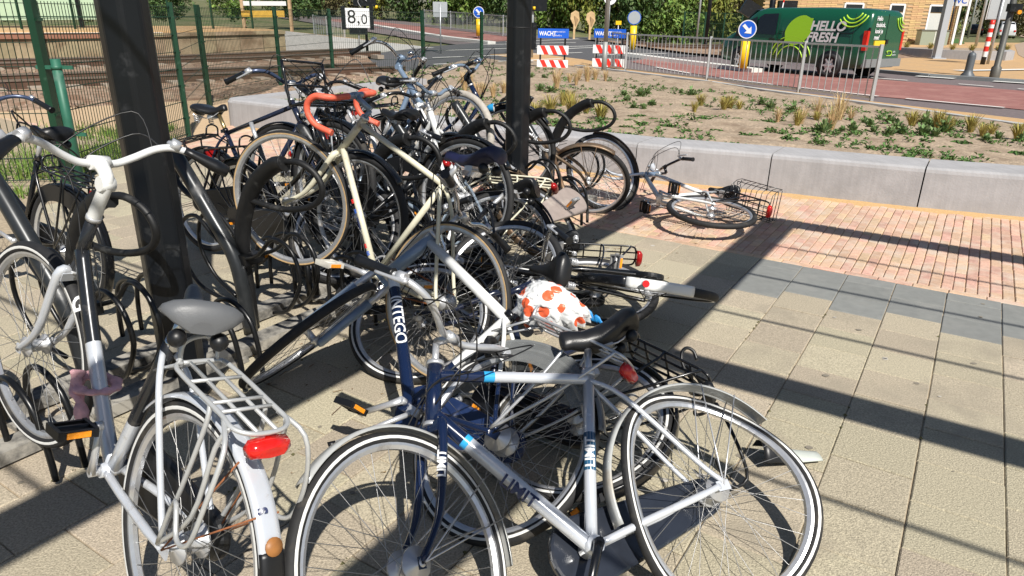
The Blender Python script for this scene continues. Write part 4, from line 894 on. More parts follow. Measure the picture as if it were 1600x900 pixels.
def wacht(x0, y0, x1, y1, lab):
    o0 = Vector(((x0+x1)/2, (y0+y1)/2, 0)); d = Vector((x1-x0, y1-y0, 0)); w_ = d.length; d.normalize(); n_ = Vector((d.y, -d.x, 0)); t = thing('barrier_board', lab, 'barrier board', o0, 0)
    for s_ in (-1, 1): MB().bar(d*s_*w_*.40+Vector((0, 0, -.02)), d*s_*w_*.40+Vector((0, 0, 1.2)), .07, .05).build('post', [dark], t)
    F = lambda z: frame(n_*.04+Vector((0, 0, z)), d, (0, 0, 1))
    b = MB().box((0, 0, 0), (w_*1.0, .26, .02)).build('blue_panel', [blue], t, F(1.08)); 
    put_text(b, 'WACHT', .165, Matrix.Translation((-w_*.46, -.058, .013)), wht, .004, 'LEFT', sx=.80)
    put_text(b, 'tot het rode licht', .062, Matrix.Translation((w_*.0, .028, .013)), wht, 0, 'LEFT', sx=.8); put_text(b, 'gedoofd is', .062, Matrix.Translation((w_*.0, -.075, .013)), wht, 0, 'LEFT', sx=.95)
    for z in (.62, .22):
        o = MB().box((0, 0, 0), (w_*1.02, .25, .02)).build('striped_board', [wht], t, F(z))
        for k in range(3):
            x = -w_*.47+w_*.30*k+.04; MB().prism([(x+.13, -.122, .011), (x+.13+w_*.15, -.122, .011), (x+w_*.15, .122, .011), (x, .122, .011)], (0, 0, .002)).build('red_stripe', [redp], o)
wacht(.62, 21.75, 1.52, 21.85, 'blue WACHT sign over red and white boards left of the grey pole')
wacht(2.4, 23.1, 3.35, 22.9, 'blue WACHT sign over red and white boards behind the railing')
o = thing('speed_sign', 'white 8,0 track sign on a post beyond the fence', 'sign', (-5.4, 25.6, tz(-5.4, 25.6)))
MB().tube([(0, 0, 0), (0, 0, 1.5)], .03, 8).build('post', [galv], o); q = face_cam(-5.4, 25.6, 0); q.translation = (0, -.05, 1.28)
b = MB().box((0, 0, 0), (.80, .62, .03)).build('board', [wht], o, q); put_text(b, '8,', .62, Matrix.Translation((-.13, -.17, .02)), blackp_, 0); put_text(b, '0', .46, Matrix.Translation((.22, -.19, .02)), blackp_, 0)
for s_ in (-1, 1): MB().box((s_*.47, 0, -.05), (.14, .75, .12)).build('lamp_housing', [dark], o, q)
MB().box((0, -.42, -.05), (.6, .22, .12)).build('control_box', [dark], o, q)
o = thing('signal_lamp', 'black crossing signal lamp with a yellow cap above the track sign', 'signal', (-5.2, 25.9, tz(-5.2, 25.9))); MB().tube([(0, 0, 0), (0, 0, 2.2)], .05, 10).build('mast', [dark], o); MB().box((0, 0, 1.95), (.75, .2, .6)).build('lamp_box', [dark], o); MB().tube([(.38, 0, 1.58), (.38, 0, 1.68)], .06, 10).build('cap', [yel], o); MB().tube(spline([(-.1, -.12, 1.6), (-.2, -.15, 1.8), (-.05, -.15, 1.95), (.1, -.13, 1.8)], 4), .015, 6).build('cable', [alu], o)
o = thing('signal_lamp', 'black crossing signal right of the middle post', 'signal', (.55, 26.5, tz(.55, 26.5))); MB().tube([(0, 0, 0), (0, 0, 3)], .06, 10).build('mast', [greyb], o); MB().box((.12, -.05, 1.85), (.75, .2, .55)).build('lamp_box', [dark], o); MB().bar((-.7, -.1, 2.15), (.6, -.1, 2.75), .06, .14).build('arm', [greyb], o); MB().box((-.1, -.08, .75), (.5, .2, .9)).build('control_box', [dark], o); MB().tube([(.05, -.15, 1.62), (.05, -.15, 1.72)], .05, 8).build('cap', [yel], o)
o = thing('traffic_sign', 'grey rectangular sign seen from behind across the fence', 'sign', (-2.8, 27.6, tz(-2.8, 27.6))); MB().tube([(0, 0, 0), (0, 0, 1.75)], .03, 8).build('post', [galv], o); MB().box((0, .03, 1.55), (.52, .03, .52)).build('board', [greyb], o)
o = thing('lamp_post', 'slim grey lamp post between the two WACHT signs', 'lamp post', (2.5, 20.9, 0)); MB().tube([(0, 0, 0), (0, 0, .9)], .075, 14).tube([(0, 0, .9), (0, 0, 5)], [.062, .05], 14).build('shaft', [mat('grey lamp post', (.32, .32, .31), .5, .3, var=.1)], o); MB().box((.3, 0, 5.0), (.7, .2, .1)).build('lantern', [greyb], o)
for k, x in enumerate((2.95, 3.75)):
    o = thing('crossing_marker', ('left' if k == 0 else 'right')+' one of the two tan timber marker boards before the hedge', 'marker board', (x, 38.4, tz(x, 38.4))); tm = mat('tan timber', (.55, .38, .2), .8, var=.2, scale=6)
    MB().bar((0, 0, 0), (0, 0, .9), .14, .1).build('post', [tm], o); MB().prism([(-.22, -.06, .98), (-.20, -.06, 1.24), (.02, -.06, 1.38), (.2, -.06, 1.30), (.25, -.06, .92), (.06, -.06, .48)], (0, .09, 0)).build('board', [tm], o, fix=True); MB().prism([(-.02, -.10, 1.12), (.06, -.10, .62), (.2, -.10, .95)], (0, .03, 0)).build('shade_plate', [mat('timber painted as shade', (.34, .22, .11), .8)], o, fix=True)  # dark plate: shaded part of the board put into the timber colour
o = thing('clock_sign', 'small round white sign on a thin pole before the trees', 'sign', (4.4, 36, tz(4.4, 36))); MB().tube([(0, 0, 0), (0, 0, 2.0)], .03, 8).build('pole', [galv], o); MB().lathe([(0, 0), (.30, 0), (.30, -.03), (0, -.03)], 24, 0, 'Z', smooth=False).build('disc', [wht], o, Matrix.Translation((0, -.04, 2.05)) @ Matrix.Rotation(R(90), 4, 'X')); MB().bar((-.08, -.06, 2.1), (.05, -.06, 1.95), .02, .03).build('symbol', [dark], o)
o = thing('marker_sign', 'small yellow plate on a thin post beside the WACHT sign', 'sign', (3.3, 24.4, 0)); MB().tube([(0, 0, 0), (0, 0, 1.4)], .018, 6).build('post', [galv], o); MB().box((0, -.02, 1.38), (.18, .02, .12)).build('plate', [yel], o)
o = thing('bollard', 'dark grey round topped cast iron bollard on the far pavement', 'bollard', (14.05, 22.9, 0)); MB().lathe([(.20, 0), (.19, .06), (.13, .13), (.112, .22), (.115, .60), (.105, .67), (.07, .715), (0, .73)], 18, 0, 'Z').build('body', [mat('bollard iron', (.10, .115, .13), .5, .2, var=.12)], o)
o = thing('sign_pole', 'tall dark pole with flared foot at the pavement edge', 'pole', (14.7, 22.6, 0)); MB().lathe([(.14, 0), (.14, .30), (.09, .36), (.085, 4)], 14, 0, 'Z').build('shaft', [mat('dark pole', (.11, .11, .10), .5, .2, var=.12)], o); MB().box((0, -.12, 2.0), (.35, .2, .22)).build('lamp_box', [dark], o); MB().tube([(.1, -.2, 1.88), (.1, -.26, 1.88)], .06, 10).build('amber_lamp', [orange_r], o)
o = thing('banded_post', 'red and white banded post beside the dark pole', 'post', (18.9, 30.0, 0)); m = MB(); P = [(0, 0, z) for z in (0, .3, .5, .7, .88, 1.06, 1.22, 1.38, 1.52, 1.69)]; m.tube(P, .09, 12, [2, 1, 0, 1, 0, 1, 0, 1, 0][:9]); m.build('shaft', [redp, wht, dark], o)
o = thing('traffic_sign', 'grey square sign seen from behind on a pale pole at right', 'sign', (19.3, 30.3, 0)); MB().tube([(0, 0, 0), (0, 0, 3)], .055, 10).build('pole', [galv], o); MB().box((.05, .06, 2.2), (1.0, .03, .95)).build('board', [greyb], o); MB().box((.05, .09, 2.2), (1.06, .03, 1.01)).build('rim', [wht], o)
o = thing('sign_pole', 'thick pale grey square pole before the far planter', 'pole', (19.3, 34.1, 0)); MB().box((0, 0, 1.9), (.28, .28, 3.8)).box((0, 0, .03), (.6, .6, .06)).build('shaft', [mat('pale pole', (.46, .49, .53), .45, .4, var=.06)], o)
for k, (x, y, hh, lab) in enumerate(((33.7, 54.8, 6, 'thin grey pole at the far street corner'), (49.6, 82.4, 7, 'thin pole farther along the far street'), (42, 72, 7, 'thin pole beside the far grass strip'), (10.2, 40.2, 5, 'slim black pole left of the crossing tower'), (9.5, 39.4, 5, 'thinner pale pole beside the slim black pole'))):
    o = thing('street_pole', lab, 'pole', (x, y, tz(x, y))); MB().tube([(0, 0, 0), (0, 0, hh)], .10 if k < 4 else .05, 8).build('shaft', [galv if k != 3 else dark], o)
o = thing('crossing_tower', 'black level crossing signal tower with red and white arm behind the van', 'signal', (12.6, 37.5, 0)); MB().tube([(0, 0, 0), (0, 0, 4)], .14, 10).build('mast', [dark], o); MB().box((-.9, -.1, 1.9), (1.3, .3, .7), 0, Matrix.Rotation(.5, 3, 'Y')).build('lamp_hood', [dark], o); MB().box((.7, -.1, 2.0), (.9, .3, .9)).build('lamp_box', [dark], o); MB().bar((-.5, -.2, .6), (-.9, -.2, 1.7), .3, .25).build('drive_box', [dark], o); MB().box((-.9, 0, .55), (.9, .5, 1.1)).build('cabinet', [dark], o)
m = MB(); 
for k in range(6): m.bar((.35+.02*k, -.25, 1.35+.25*k), (.37+.02*k, -.25, 1.6+.25*k), .10, .05, k % 2)
m.build('barrier_arm', [redp, wht], o)
o = thing('mesh_fence', 'dark green mesh fence beside the trees left of the van', 'fence', (9.0, 40.5, 0))
for k in range(5): MB().bar((1.6*k, 1.9*k, 0), (1.6*k, 1.9*k, 1.9), .08, .08).build('post', [green], o)
m = MB()
for k in range(70): x = 6.4*k/69; m.tube([(x, 7.6*k/69, .05), (x, 7.6*k/69, 1.9)], .010, 3, cap=False)
for z in (.1, .5, .9, 1.3, 1.85): m.tube([(0, 0, z), (6.4, 7.6, z)], .012, 4, cap=False)
m.build('mesh_panel', [green], o)['kind'] = 'stuff'
# ---- far planter, hut, cars
o = thing('planter_wall', 'low grey concrete planter wall in front of the brick building', 'planter wall', (20.5, 36, 0)); pl = [(-4.5, 5.2), (-2.5, 2.6), (-.9, -1.2), (.2, -2.2), (1.4, -2.4), (2.3, -1.6), (3.6, .8), (6.2, 5.2)]
for k, (a, b) in enumerate(zip(pl, pl[1:])): MB().bar((*a, .18), (*b, .18), .4, .42).build('kerb_unit', [conc], o)
MB().prism([(x, y, .02) for x, y in pl], (0, 0, .26)).build('soil', [mat('sandy bed soil', (.40, .30, .205), .95)], o, fix=True)
bk = mat('ochre facade brick', (.53, .36, .18), .85, var=.14, scale=5, vary=.1)
BO = Vector((33.0, 57.0, 0)); bd = Vector((-13.0, -3.0, 0)).normalized(); bnv = Vector((-bd.y, bd.x, 0)); bnv = bnv if bnv.y < 0 else -bnv
hut = thing('brick_building', 'ochre brick building with pale doors behind the van', 'building', BO)
# wall built of courses with recessed joints so that brick lines read
HW = 16.0
MB().prism([Vector((0, 0, -.1)), bd*HW+Vector((0, 0, -.1)), bd*HW+Vector((0, 0, 5)), Vector((0, 0, 5))], -bnv*7).build('wall', [mat('mortar', (.36, .27, .16), .9)], hut, fix=True)
bp = MB().box((0, 0, 0), (.96, .05, .105)).mesh('brick', bk); rzb = Matrix.Rotation(math.atan2(bd.y, bd.x), 4, 'Z'); op = [(1.2, 2.4, 0, 2.75), (4.6, 5.8, 0, 2.75), (8.1, 9.6, 1.0, 2.75)]; nb = 0
for r_ in range(26):
    z = .06+r_*.123; x = .48-(.49 if r_ % 2 else 0)
    while x < HW:
        a, b = max(x-.48, 0), x+.48
        if b-a > .2 and not any(a < o1+.05 and b > o0-.05 and z < z1+.05 and z > z0-.05 for o0, o1, z0, z1 in op): 
            p = bd*((a+b)/2)+bnv*.01+Vector((0, 0, z))
            if infr(BO+p, 4) and nb < 300: nb += 1; place('brick', bp, hut, Matrix.Translation(p) @ rzb @ Matrix.Diagonal(((b-a)/.96, 1, 1, 1)))
        x += .98
gl = mat('dark window glass', (.02, .026, .034), .08, .2, var=.1)
for (a, b, z0, z1), kd in zip(op, 'ddw'):
    f = MB(); zz = Vector((0, 0, 1))
    for p, q, in (((a, z0), (a, z1)), ((b, z0), (b, z1)), ((a, z1), (b, z1))): f.bar(bd*p[0]+zz*p[1]+bnv*.02, bd*q[0]+zz*q[1]+bnv*.02, .10, .12)
    o = f.build('door_frame' if kd == 'd' else 'window_frame', [wht], hut)
    if kd == 'd':
        MB().prism([bd*(a+.06)+zz*z0+bnv*.02, bd*(b-.06)+zz*z0+bnv*.02, bd*(b-.06)+zz*2.2+bnv*.02, bd*(a+.06)+zz*2.2+bnv*.02], bnv*.03).build('door', [mat('pale grey door', (.52, .54, .52), .5, var=.05)], hut, fix=True)
        MB().prism([bd*(a+.06)+zz*2.28+bnv*.02, bd*(b-.06)+zz*2.28+bnv*.02, bd*(b-.06)+zz*2.7+bnv*.02, bd*(a+.06)+zz*2.7+bnv*.02], bnv*.03).build('pane', [gl], o, fix=True)
    else: MB().prism([bd*(a+.06)+zz*z0+bnv*.02, bd*(b-.06)+zz*z0+bnv*.02, bd*(b-.06)+zz*2.7+bnv*.02, bd*(a+.06)+zz*2.7+bnv*.02], bnv*.03).build('pane', [gl], o, fix=True)
for x in (-.12, HW*.0-.9): MB().bar(bd*x*1.0+bnv*.1, bd*x+bnv*.1+Vector((0, 0, 5)), .16, .16).build('white_trim', [wht], hut)
o = thing('toilet_sign', 'white WC sign beside the corner of the brick building', 'sign', (32.2, 56.0, 0)); MB().tube([(0, 0, 0), (0, 0, 3.6)], .06, 8).build('pole', [dark], o); q = face_cam(32.2, 56, 0); q.translation = (.25, -.12, 3.2); b = MB().box((0, 0, 0), (1.1, .95, .05)).build('board', [wht], o, q); put_text(b, 'WC', .52, Matrix.Translation((0, -.3, .03)), blue, .012)
o = thing('utility_cabinet', 'pale green utility cabinet against the brick building', 'cabinet', (30.6, 55.2, 0)); MB().box((0, 0, .50), (2.0, .7, 1.0)).build('body', [mat('pale green cabinet', (.27, .31, .24), .5, var=.08)], o); MB().box((0, 0, 1.03), (2.1, .8, .07)).build('lid', [mat('dark lid', (.12, .13, .11), .6)], o); MB().bar((0, -.36, .05), (0, -.36, .98), .03, .04).build('door_gap', [wht], o)
drape('lawn', [(36, 60), (44, 74), (52, 92), (48, 94), (38, 74), (33.5, 62)], mat('mown lawn', (.06, .14, .025), .95, var=.3, scale=3), .03)
glass = mat('car glass', (.012, .016, .02), .06, .1, var=.05, spec=.6)
def car_body(t, st, bodym, mi_win=None):
    """st: stations x, half width, z bottom, z belt, z roof, roof half width"""
    secs = []
    for x, hw, zb, zl, zr_, rw in st: secs.append([Vector((x, y, z)) for y, z in ((-hw*.94, zb), (-hw, zb+.12), (-hw, (zb+zl)/2), (-hw*.99, zl), (-(rw*.55+hw*.45), (zl*.45+zr_*.55)), (-rw, zr_-.07), (-rw*.82, zr_-.012), (-rw*.35, zr_), (rw*.35, zr_), (rw*.82, zr_-.012), (rw, zr_-.07), (rw*.55+hw*.45, (zl*.45+zr_*.55)), (hw*.99, zl), (hw, (zb+zl)/2), (hw, zb+.12), (hw*.94, zb))])
    return MB().loft(secs).build('body', [bodym], t, fix=True)
def car_wheel(t, x, y, r, s_):
    o = MB().lathe([(r*.66, -.10), (r*.93, -.105), (r, -.07), (r, .07), (r*.93, .105), (r*.66, .10), (r*.6, .05), (r*.6, -.05)], 28, closed=True).build('wheel', [rubber], t, Matrix.Translation((x, y, r)))
    m = MB().lathe([(0, s_*.085), (r*.18, s_*.09), (r*.24, s_*.075), (r*.60, s_*.06), (r*.66, s_*.085), (r*.68, s_*.06)], 28)
    for k in range(6): m.bar((math.cos(k*1.047)*r*.2, s_*.083, math.sin(k*1.047)*r*.2), (math.cos(k*1.047)*r*.62, s_*.083, math.sin(k*1.047)*r*.62), .02, .05)
    m.build('rim', [alu], o)
# green delivery van
vang = mat('van green paint', (.006, .080, .040), .22, var=.05, scale=2, coat=.6); lime = mat('lime graphic', (.36, .72, .03), .3, var=.03); lime2 = mat('lime stripe', (.45, .78, .05), .3, var=.03)
van = thing('delivery_van', 'dark green delivery van with lime and white lettering on the road', 'van', (10.489, 21.302, 0), 2.189)
ST_ = [(0.0, .90, .42, 1.05, 1.70, .74), (.03, .945, .36, 1.05, 1.80, .78), (.12, .955, .30, 1.05, 1.86, .80), (.6, .96, .27, 1.05, 1.90, .82), (1.6, .965, .26, 1.06, 1.92, .83), (2.8, .965, .26, 1.07, 1.92, .83), (3.5, .965, .26, 1.08, 1.91, .82), (3.8, .965, .26, 1.09, 1.86, .80), (4.05, .96, .26, 1.10, 1.70, .78), (4.35, .955, .27, 1.10, 1.42, .78), (4.6, .95, .28, 1.05, 1.16, .80), (4.85, .92, .29, .92, 1.06, .80), (5.03, .86, .31, .80, .96, .72), (5.14, .70, .36, .62, .80, .6)]
car_body(van, ST_, vang)
for x in (1.0, 4.15):
    for s_ in (-1, 1):
        MB().lathe([(0, 0), (.395, 0), (.395, .012), (0, .012)], 28, c=(x, s_*.955 if s_ < 0 else .956, .36)).build('wheel_arch', [blackp], van); car_wheel(van, x, s_*.90, .335, s_)
        
def onside(poly, y=.9745, d=.004): return MB().prism([(x, y, z) for x, z in poly], (0, d, 0))
zs = lambda x, z: .968-(.035 if z > 1.1 else 0)
MB().prism([(2.95, .968, 1.12), (3.62, .968, 1.14), (3.66, .880, 1.62), (3.50, .868, 1.72), (2.98, .870, 1.74)], (0, .016, 0)).build('side_window', [glass], van, fix=True)
MB().prism([(3.68, .968, 1.14), (4.40, .962, 1.13), (4.08, .895, 1.50), (3.74, .875, 1.64)], (0, .016, 0)).build('side_window', [glass], van, fix=True)
MB().prism([(4.56, .76, 1.20), (4.56, -.76, 1.20), (3.90, -.72, 1.83), (3.90, .72, 1.83)], (.03, 0, .02)).build('windscreen', [glass], van, fix=True)
MB().box((4.25, 1.03, 1.16), (.16, .14, .24)).build('door_mirror', [blackp], van)
for x in (.42, 2.85, 4.45): onside([(x, .4), (x+.012, .4), (x+.012, 1.75 if x < 3 else 1.1), (x, 1.75 if x < 3 else 1.1)], .966, .002).build('door_seam', [blackp_], van, fix=True)
onside([(.3, .86), (4.5, .86), (4.5, .885), (.3, .885)], .966, .008).build('side_moulding', [vang], van, fix=True)
MB().box((2.6, .96, .30), (2.3, .03, .10)).build('sill', [galv], van)
for x, z in ((2.72, .98), (3.05, 1.0)): MB().box((x, .972, z), (.20, .03, .035)).build('door_handle', [blackp], van)
MB().box((-.03, -.06, 1.02), (.04, .10, .12)).build('door_handle', [blackp], van)
for z in (.62, 1.35): MB().box((.0, .88, z), (.05, .05, .09)).build('hinge', [blackp], van)
onside([(.42, 1.22), (2.85, 1.22), (2.85, 1.232), (.42, 1.232)], .950, .012).build('body_crease', [blackp_], van, fix=True)
MB().box((-.02, 0, .45), (.14, 1.84, .22)).build('rear_bumper', [mat('grey bumper', (.20, .21, .21), .5, var=.06)], van)
for s_ in (-1, 1): MB().box((.045, s_*.915, 1.05), (.12, .10, .52)).build('tail_light', [red_l], van); 
MB().box((-.012, .30, .98), (.04, .54, .14)).build('number_plate', [mat('yellow plate', (.80, .55, .03), .4)], van)
onr = lambda y0, y1, z0, z1: MB().prism([(-.004, y0, z0), (-.004, y1, z0), (.02, y1, z1), (.02, y0, z1)], (-.008, 0, 0))
MB().box((.0, 0, 1.2), (.02, .012, 1.1)).build('door_seam', [blackp_], van)
TXR = lambda y, z: frame((-.010, y, z), (0, -1, 0), (.02, 0, 1))
for k, tx in enumerate(('Hello', 'thuiskok,', 'kook je', 'mee?')): put_text(van, tx, .165, Matrix.Translation((-.006+.0, 0, 0)) @ TXR(.62, 1.58-.165*k), wht, .004, 'LEFT', sx=.80)
SIDE = lambda x, z: frame((x, .985, z), (-1, 0, 0), (0, 0, 1))
put_text(van, 'HELLO', .36, SIDE(1.78, 1.29) @ Matrix.Translation((0, 0, -.004)), wht, .012, 'LEFT', sx=1.02, shear=.18); put_text(van, 'FRESH', .36, SIDE(1.86, .98) @ Matrix.Translation((0, 0, -.006)), wht, .012, 'LEFT', sx=1.0, shear=.18)
lem = [Vector((2.16+.42*math.cos(t)*(1+.0*t), 0, 1.27+.36*math.sin(t))) for t in [2*math.pi*k/26 for k in range(26)]]; rot = Matrix.Rotation(R(38), 3, 'Y'); cc = Vector((2.16, 0, 1.27)); pol = []
for k in range(30):
    t = 2*math.pi*k/30; r_ = Vector((.50*math.cos(t), 0, .37*math.sin(t)*(1 if abs(math.cos(t)) < .9 else .8))); 
    if k in (0,): r_ *= 1.12
    if k == 15: r_ *= 1.12
    pol.append(cc+rot @ r_)
MB().prism([(p.x, .976, p.z) for p in pol], (0, .004, 0)).build('lime_emblem', [lime], van, fix=True)
m = MB()
def sarc(cx, cz, rads, a0, a1, y=.978, wd=.05):
    for r_ in rads:
        P = [(cx+math.cos(R(a0)+(R(a1)-R(a0))*k/14)*r_, y, cz+math.sin(R(a0)+(R(a1)-R(a0))*k/14)*r_) for k in range(15)]; m.tube(P, wd/2, 6, flat=(1, .2) if 0 else None)
sarc(2.35, .38, (.45, .60, .72), 15, 165, .965, .035); m.build('lime_stripes', [lime2], van)
m = MB(); 
for r_ in (.26, .36, .46): m.tube([(.12+math.cos(t)*r_, .955-.11*max(0, (1.9+math.sin(t)*r_-1.55)/.35)+.012, 1.86+math.sin(t)*r_) for t in [R(185)+R(60)*k/10+R(0) for k in range(2)] if 1], .001, 6)
for r_ in (.26, .36, .46): m.tube([(.52+math.cos(t)*r_, .955-.11*max(0, (1.86+math.sin(t)*r_-1.5)/.4)+.014, 1.86+math.sin(t)*r_) for t in [R(200)+R(125)*k/12 for k in range(13)]], .020, 6)
m.build('lime_stripes', [lime2], van)
m = MB()
for r_ in (.22, .32, .42): m.tube([(-.012+.0, -.88-math.cos(t)*r_*-1, 1.72+math.sin(t)*r_) for t in [R(270)-R(0)+R(-80)*k/8+R(80) for k in range(9)]], .016, 6)
m.build('lime_stripes', [lime2], van)
m = MB().tube(spline([(-.02, -.25, .70), (-.02, -.20, .76), (-.02, -.42, .76), (-.02, -.46, .70), (-.02, -.42, .64), (-.02, -.2, .64)], 4), .012, 6); m.build('plug_emblem', [lime2], van); put_text(van, '100%', .07, TXR(-.5, .72) @ Matrix.Translation((0, 0, .012)), wht, 0, 'LEFT'); put_text(van, 'electric', .07, TXR(-.5, .64) @ Matrix.Translation((0, 0, .012)), wht, 0, 'LEFT')
def car(x, y, yaw, paint_, lab, tall=0.):
    t = thing('parked_car', lab, 'car', (x, y, 0), yaw, 'cars parked along the far street')
    st = [(0, .72, .38, .70, .80, .6), (.10, .82, .28, .85, .98+tall, .66), (.5, .86, .22, .88, 1.36+tall, .62), (1.1, .88, .20, .90, 1.47+tall, .62), (2.0, .89, .20, .90, 1.48+tall, .62), (2.6, .88, .20, .90, 1.32+tall, .62), (3.0, .87, .20, .88, .98, .70), (3.7, .84, .22, .80, .88, .68), (4.05, .74, .30, .62, .72, .6)]
    car_body(t, st, paint_)
    for s_ in (-1, 1):
        MB().prism([(.55, s_*.86, .95), (2.75, s_*.86, .95), (2.35, s_*.70, 1.36+tall), (.8, s_*.70, 1.38+tall)], (0, s_*.014, 0)).build('side_window', [glass], t, fix=True)
        for xx in (.75, 3.2): car_wheel(t, xx, s_*.80, .31, s_)
        MB().box((.02, s_*.68, .82), (.12, .2, .16)).build('tail_light', [red_l], t); MB().box((3.98, s_*.62, .66), (.14, .26, .12)).build('headlight', [clear_l], t)
    MB().prism([(.06, -.62, .98), (.06, .62, .98), (.42, .56, 1.33+tall), (.42, -.56, 1.33+tall)], (-.02, 0, .02)).build('rear_window', [glass], t, fix=True); MB().prism([(2.98, -.66, 1.0), (2.98, .66, 1.0), (2.62, .58, 1.32+tall), (2.62, -.58, 1.32+tall)], (.02, 0, .02)).build('windscreen', [glass], t, fix=True)
dirc = math.atan2(50, 24)
car(51.5, 73, dirc, mat('dark red car paint', (.10, .01, .015), .2, coat=.6, var=.05), 'dark red car at the right edge of the far street'); car(55.5, 85, dirc, mat('white car paint', (.66, .67, .68), .25, coat=.5, var=.05), 'tall white car parked behind the dark red one', .35)
car(60.5, 99, dirc, mat('black car paint', (.012, .012, .015), .2, coat=.6, var=.05), 'black car parked beyond the white car'); car(64, 114, dirc, mat('grey car paint', (.10, .11, .13), .25, coat=.6, var=.05), 'grey car farther along the far street'); car(52, 112, dirc+3.14, mat('pale car paint', (.6, .62, .64), .25, coat=.6, var=.05), 'pale car coming along the far street')
# ---- loose things in the heap
bag = MB(); rr = random.Random(4)
def bagp(t, f):
    """thin crumpled film over a saddle: smooth dome above, gathered pleats towards the open edge"""
    ct_, st_ = math.cos(t), math.sin(t); a = f*1.75; rx, ry = .128*(1.0+.10*ct_), .082*(1-.22*ct_)
    r_ = math.sin(min(a, 1.5708))*(1+.10*max(0, a-1.2)); z = .075*math.cos(min(a, 1.5708))-.085*max(0, a-1.5708)/.18*.35-.02*f
    p = Vector((ct_*rx*r_, st_*ry*r_, z)); q = (ct_*2.2*r_, st_*2.2*r_, f*1.5)
    rid = abs(mnoise.noise((q[0]*1.6+5, q[1]*1.6, q[2])))+.6*abs(mnoise.noise((q[0]*3.4, q[1]*3.4+2, q[2]*2)))+.3*abs(mnoise.noise((q[0]*7, q[1]*7, q[2]*3)))
    pl = math.sin(13*t+2*math.sin(2*t))*.010*max(0, f-.35)
    return p*(1+.26*(rid-.35))+Vector((ct_, st_, 0))*pl+Vector((0, 0, -.014*rid))
secs = [[bagp(2*math.pi*j/96, f) for j in range(96)] for f in [.01+.99*i/40 for i in range(41)]]
bag.loft(secs, cap=False)
bmat = mat('white dotted plastic bag', (.74, .75, .75), .35, var=.05, scale=9, bump=.5, bscale=22)
n = bmat.node_tree.nodes; l = bmat.node_tree.links; vo = n.new('ShaderNodeTexVoronoi'); vo.inputs['Scale'].default_value = 16; vo.inputs['Randomness'].default_value = .75; tc = n.new('ShaderNodeTexCoord'); l.new(tc.outputs['Object'], vo.inputs['Vector'])
lt = n.new('ShaderNodeMath'); lt.operation = 'LESS_THAN'; lt.inputs[1].default_value = .36; l.new(vo.outputs['Distance'], lt.inputs[0]); mx = n.new('ShaderNodeMix'); mx.data_type = 'RGBA'; mx.inputs[7].default_value = (.78, .13, .05, 1); bs = n['Principled BSDF']; src = bs.inputs['Base Color'].links[0].from_socket; l.new(src, mx.inputs[6]); l.new(lt.outputs[0], mx.inputs[0]); l.new(mx.outputs[2], bs.inputs['Base Color'])
bg_ = bag.build('plastic_bag', [bmat]); bg_.location = (.135, 2.385, .575); bg_.rotation_euler = (.45, .10, -.45); tag(bg_, 'white plastic bag with orange dots pulled over a saddle', 'plastic bag')
hd_ = MB().loft([[Vector((-.12+.008*math.sin(i), -.03+.02*i*.2, .03-.03*i)), Vector((-.09+.006*math.cos(i*2), -.04+.02*i*.2, .03-.03*i)), Vector((-.10, -.03+.02*i*.2, .026-.03*i))] for i in range(9)]); hd_.build('handle', [mat('white bag plastic', (.72, .73, .73), .35, var=.05)], bg_)
# broken mudguard end on the paving
fl = MB(); fs = []
for i in range(11):
    f = i/10; x = -.10+.24*f; wd = .052*(1-.55*f)+.006; z = .075*math.exp(-((f-.0)*2.6)**2)+.008+.012*math.sin(f*3.1); fs.append([Vector((x, y*wd, z*(1-.75*abs(y)**2)+.004+t_)) for y, t_ in ((-1, 0), (-.6, 0), (0, 0), (.6, 0), (1, 0), (1, .003), (.6, .003), (0, .003), (-.6, .003), (-1, .003))])
fl.loft(fs[:6], 1); fl.loft(fs[5:], 0); f_ = fl.build('broken_mudguard', [mat('grey green plastic', (.47, .50, .46), .4, var=.05), blackp]); f_.location = (1.03, 2.24, .012); f_.rotation_euler = (0, 0, .10); tag(f_, 'broken grey mudguard end lying on the paving right of the buckled wheel', 'mudguard')
# coiled cable lock on the rack
lk = MB(); P = []
for i in range(60): a = i*.42; P.append((.66+.035*math.cos(a)+.0022*i*.6, 2.36+.03*math.sin(a)-.003*i*.4, .36+.05*math.sin(a*.8)-.0028*i)); 
lk.tube(spline([P[k] for k in range(0, 60, 2)]+[(.80, 2.1, .16), (.83, 2.05, .06), (.76, 2.02, .05), (.72, 2.08, .12)], 3), .0065, 7); tag(lk.build('cable_lock', [blackp]), 'black coiled cable lock hanging from the bare rear rack', 'cable lock')
st = MB().tube(spline([(.24, 2.50, .50), (.275, 2.49, .505), (.31, 2.47, .47), (.33, 2.46, .475), (.36, 2.44, .44)], 4), [.009+.004*math.sin(i*1.3) for i in range(17)], 8, flat=(1.5, .4)); tag(st.build('blue_strap', [mat('bright blue strap', (.02, .25, .62), .5, var=.1)]), 'bright blue strap lying over the white bicycle rack beside the bag', 'strap')
sn = MB().ball((0, 0, .012), .016, sq=(1.3, 1, .8)); o = sn.build('dry_leaf', [mat('dry leaf', (.36, .20, .12), .8, var=.3, scale=60)]); o.location = (1.0, 2.46, 0); tag(o, 'single curled brown leaf on the paving by the broken mudguard', 'leaf')
BLOW = dict(stripe=True)
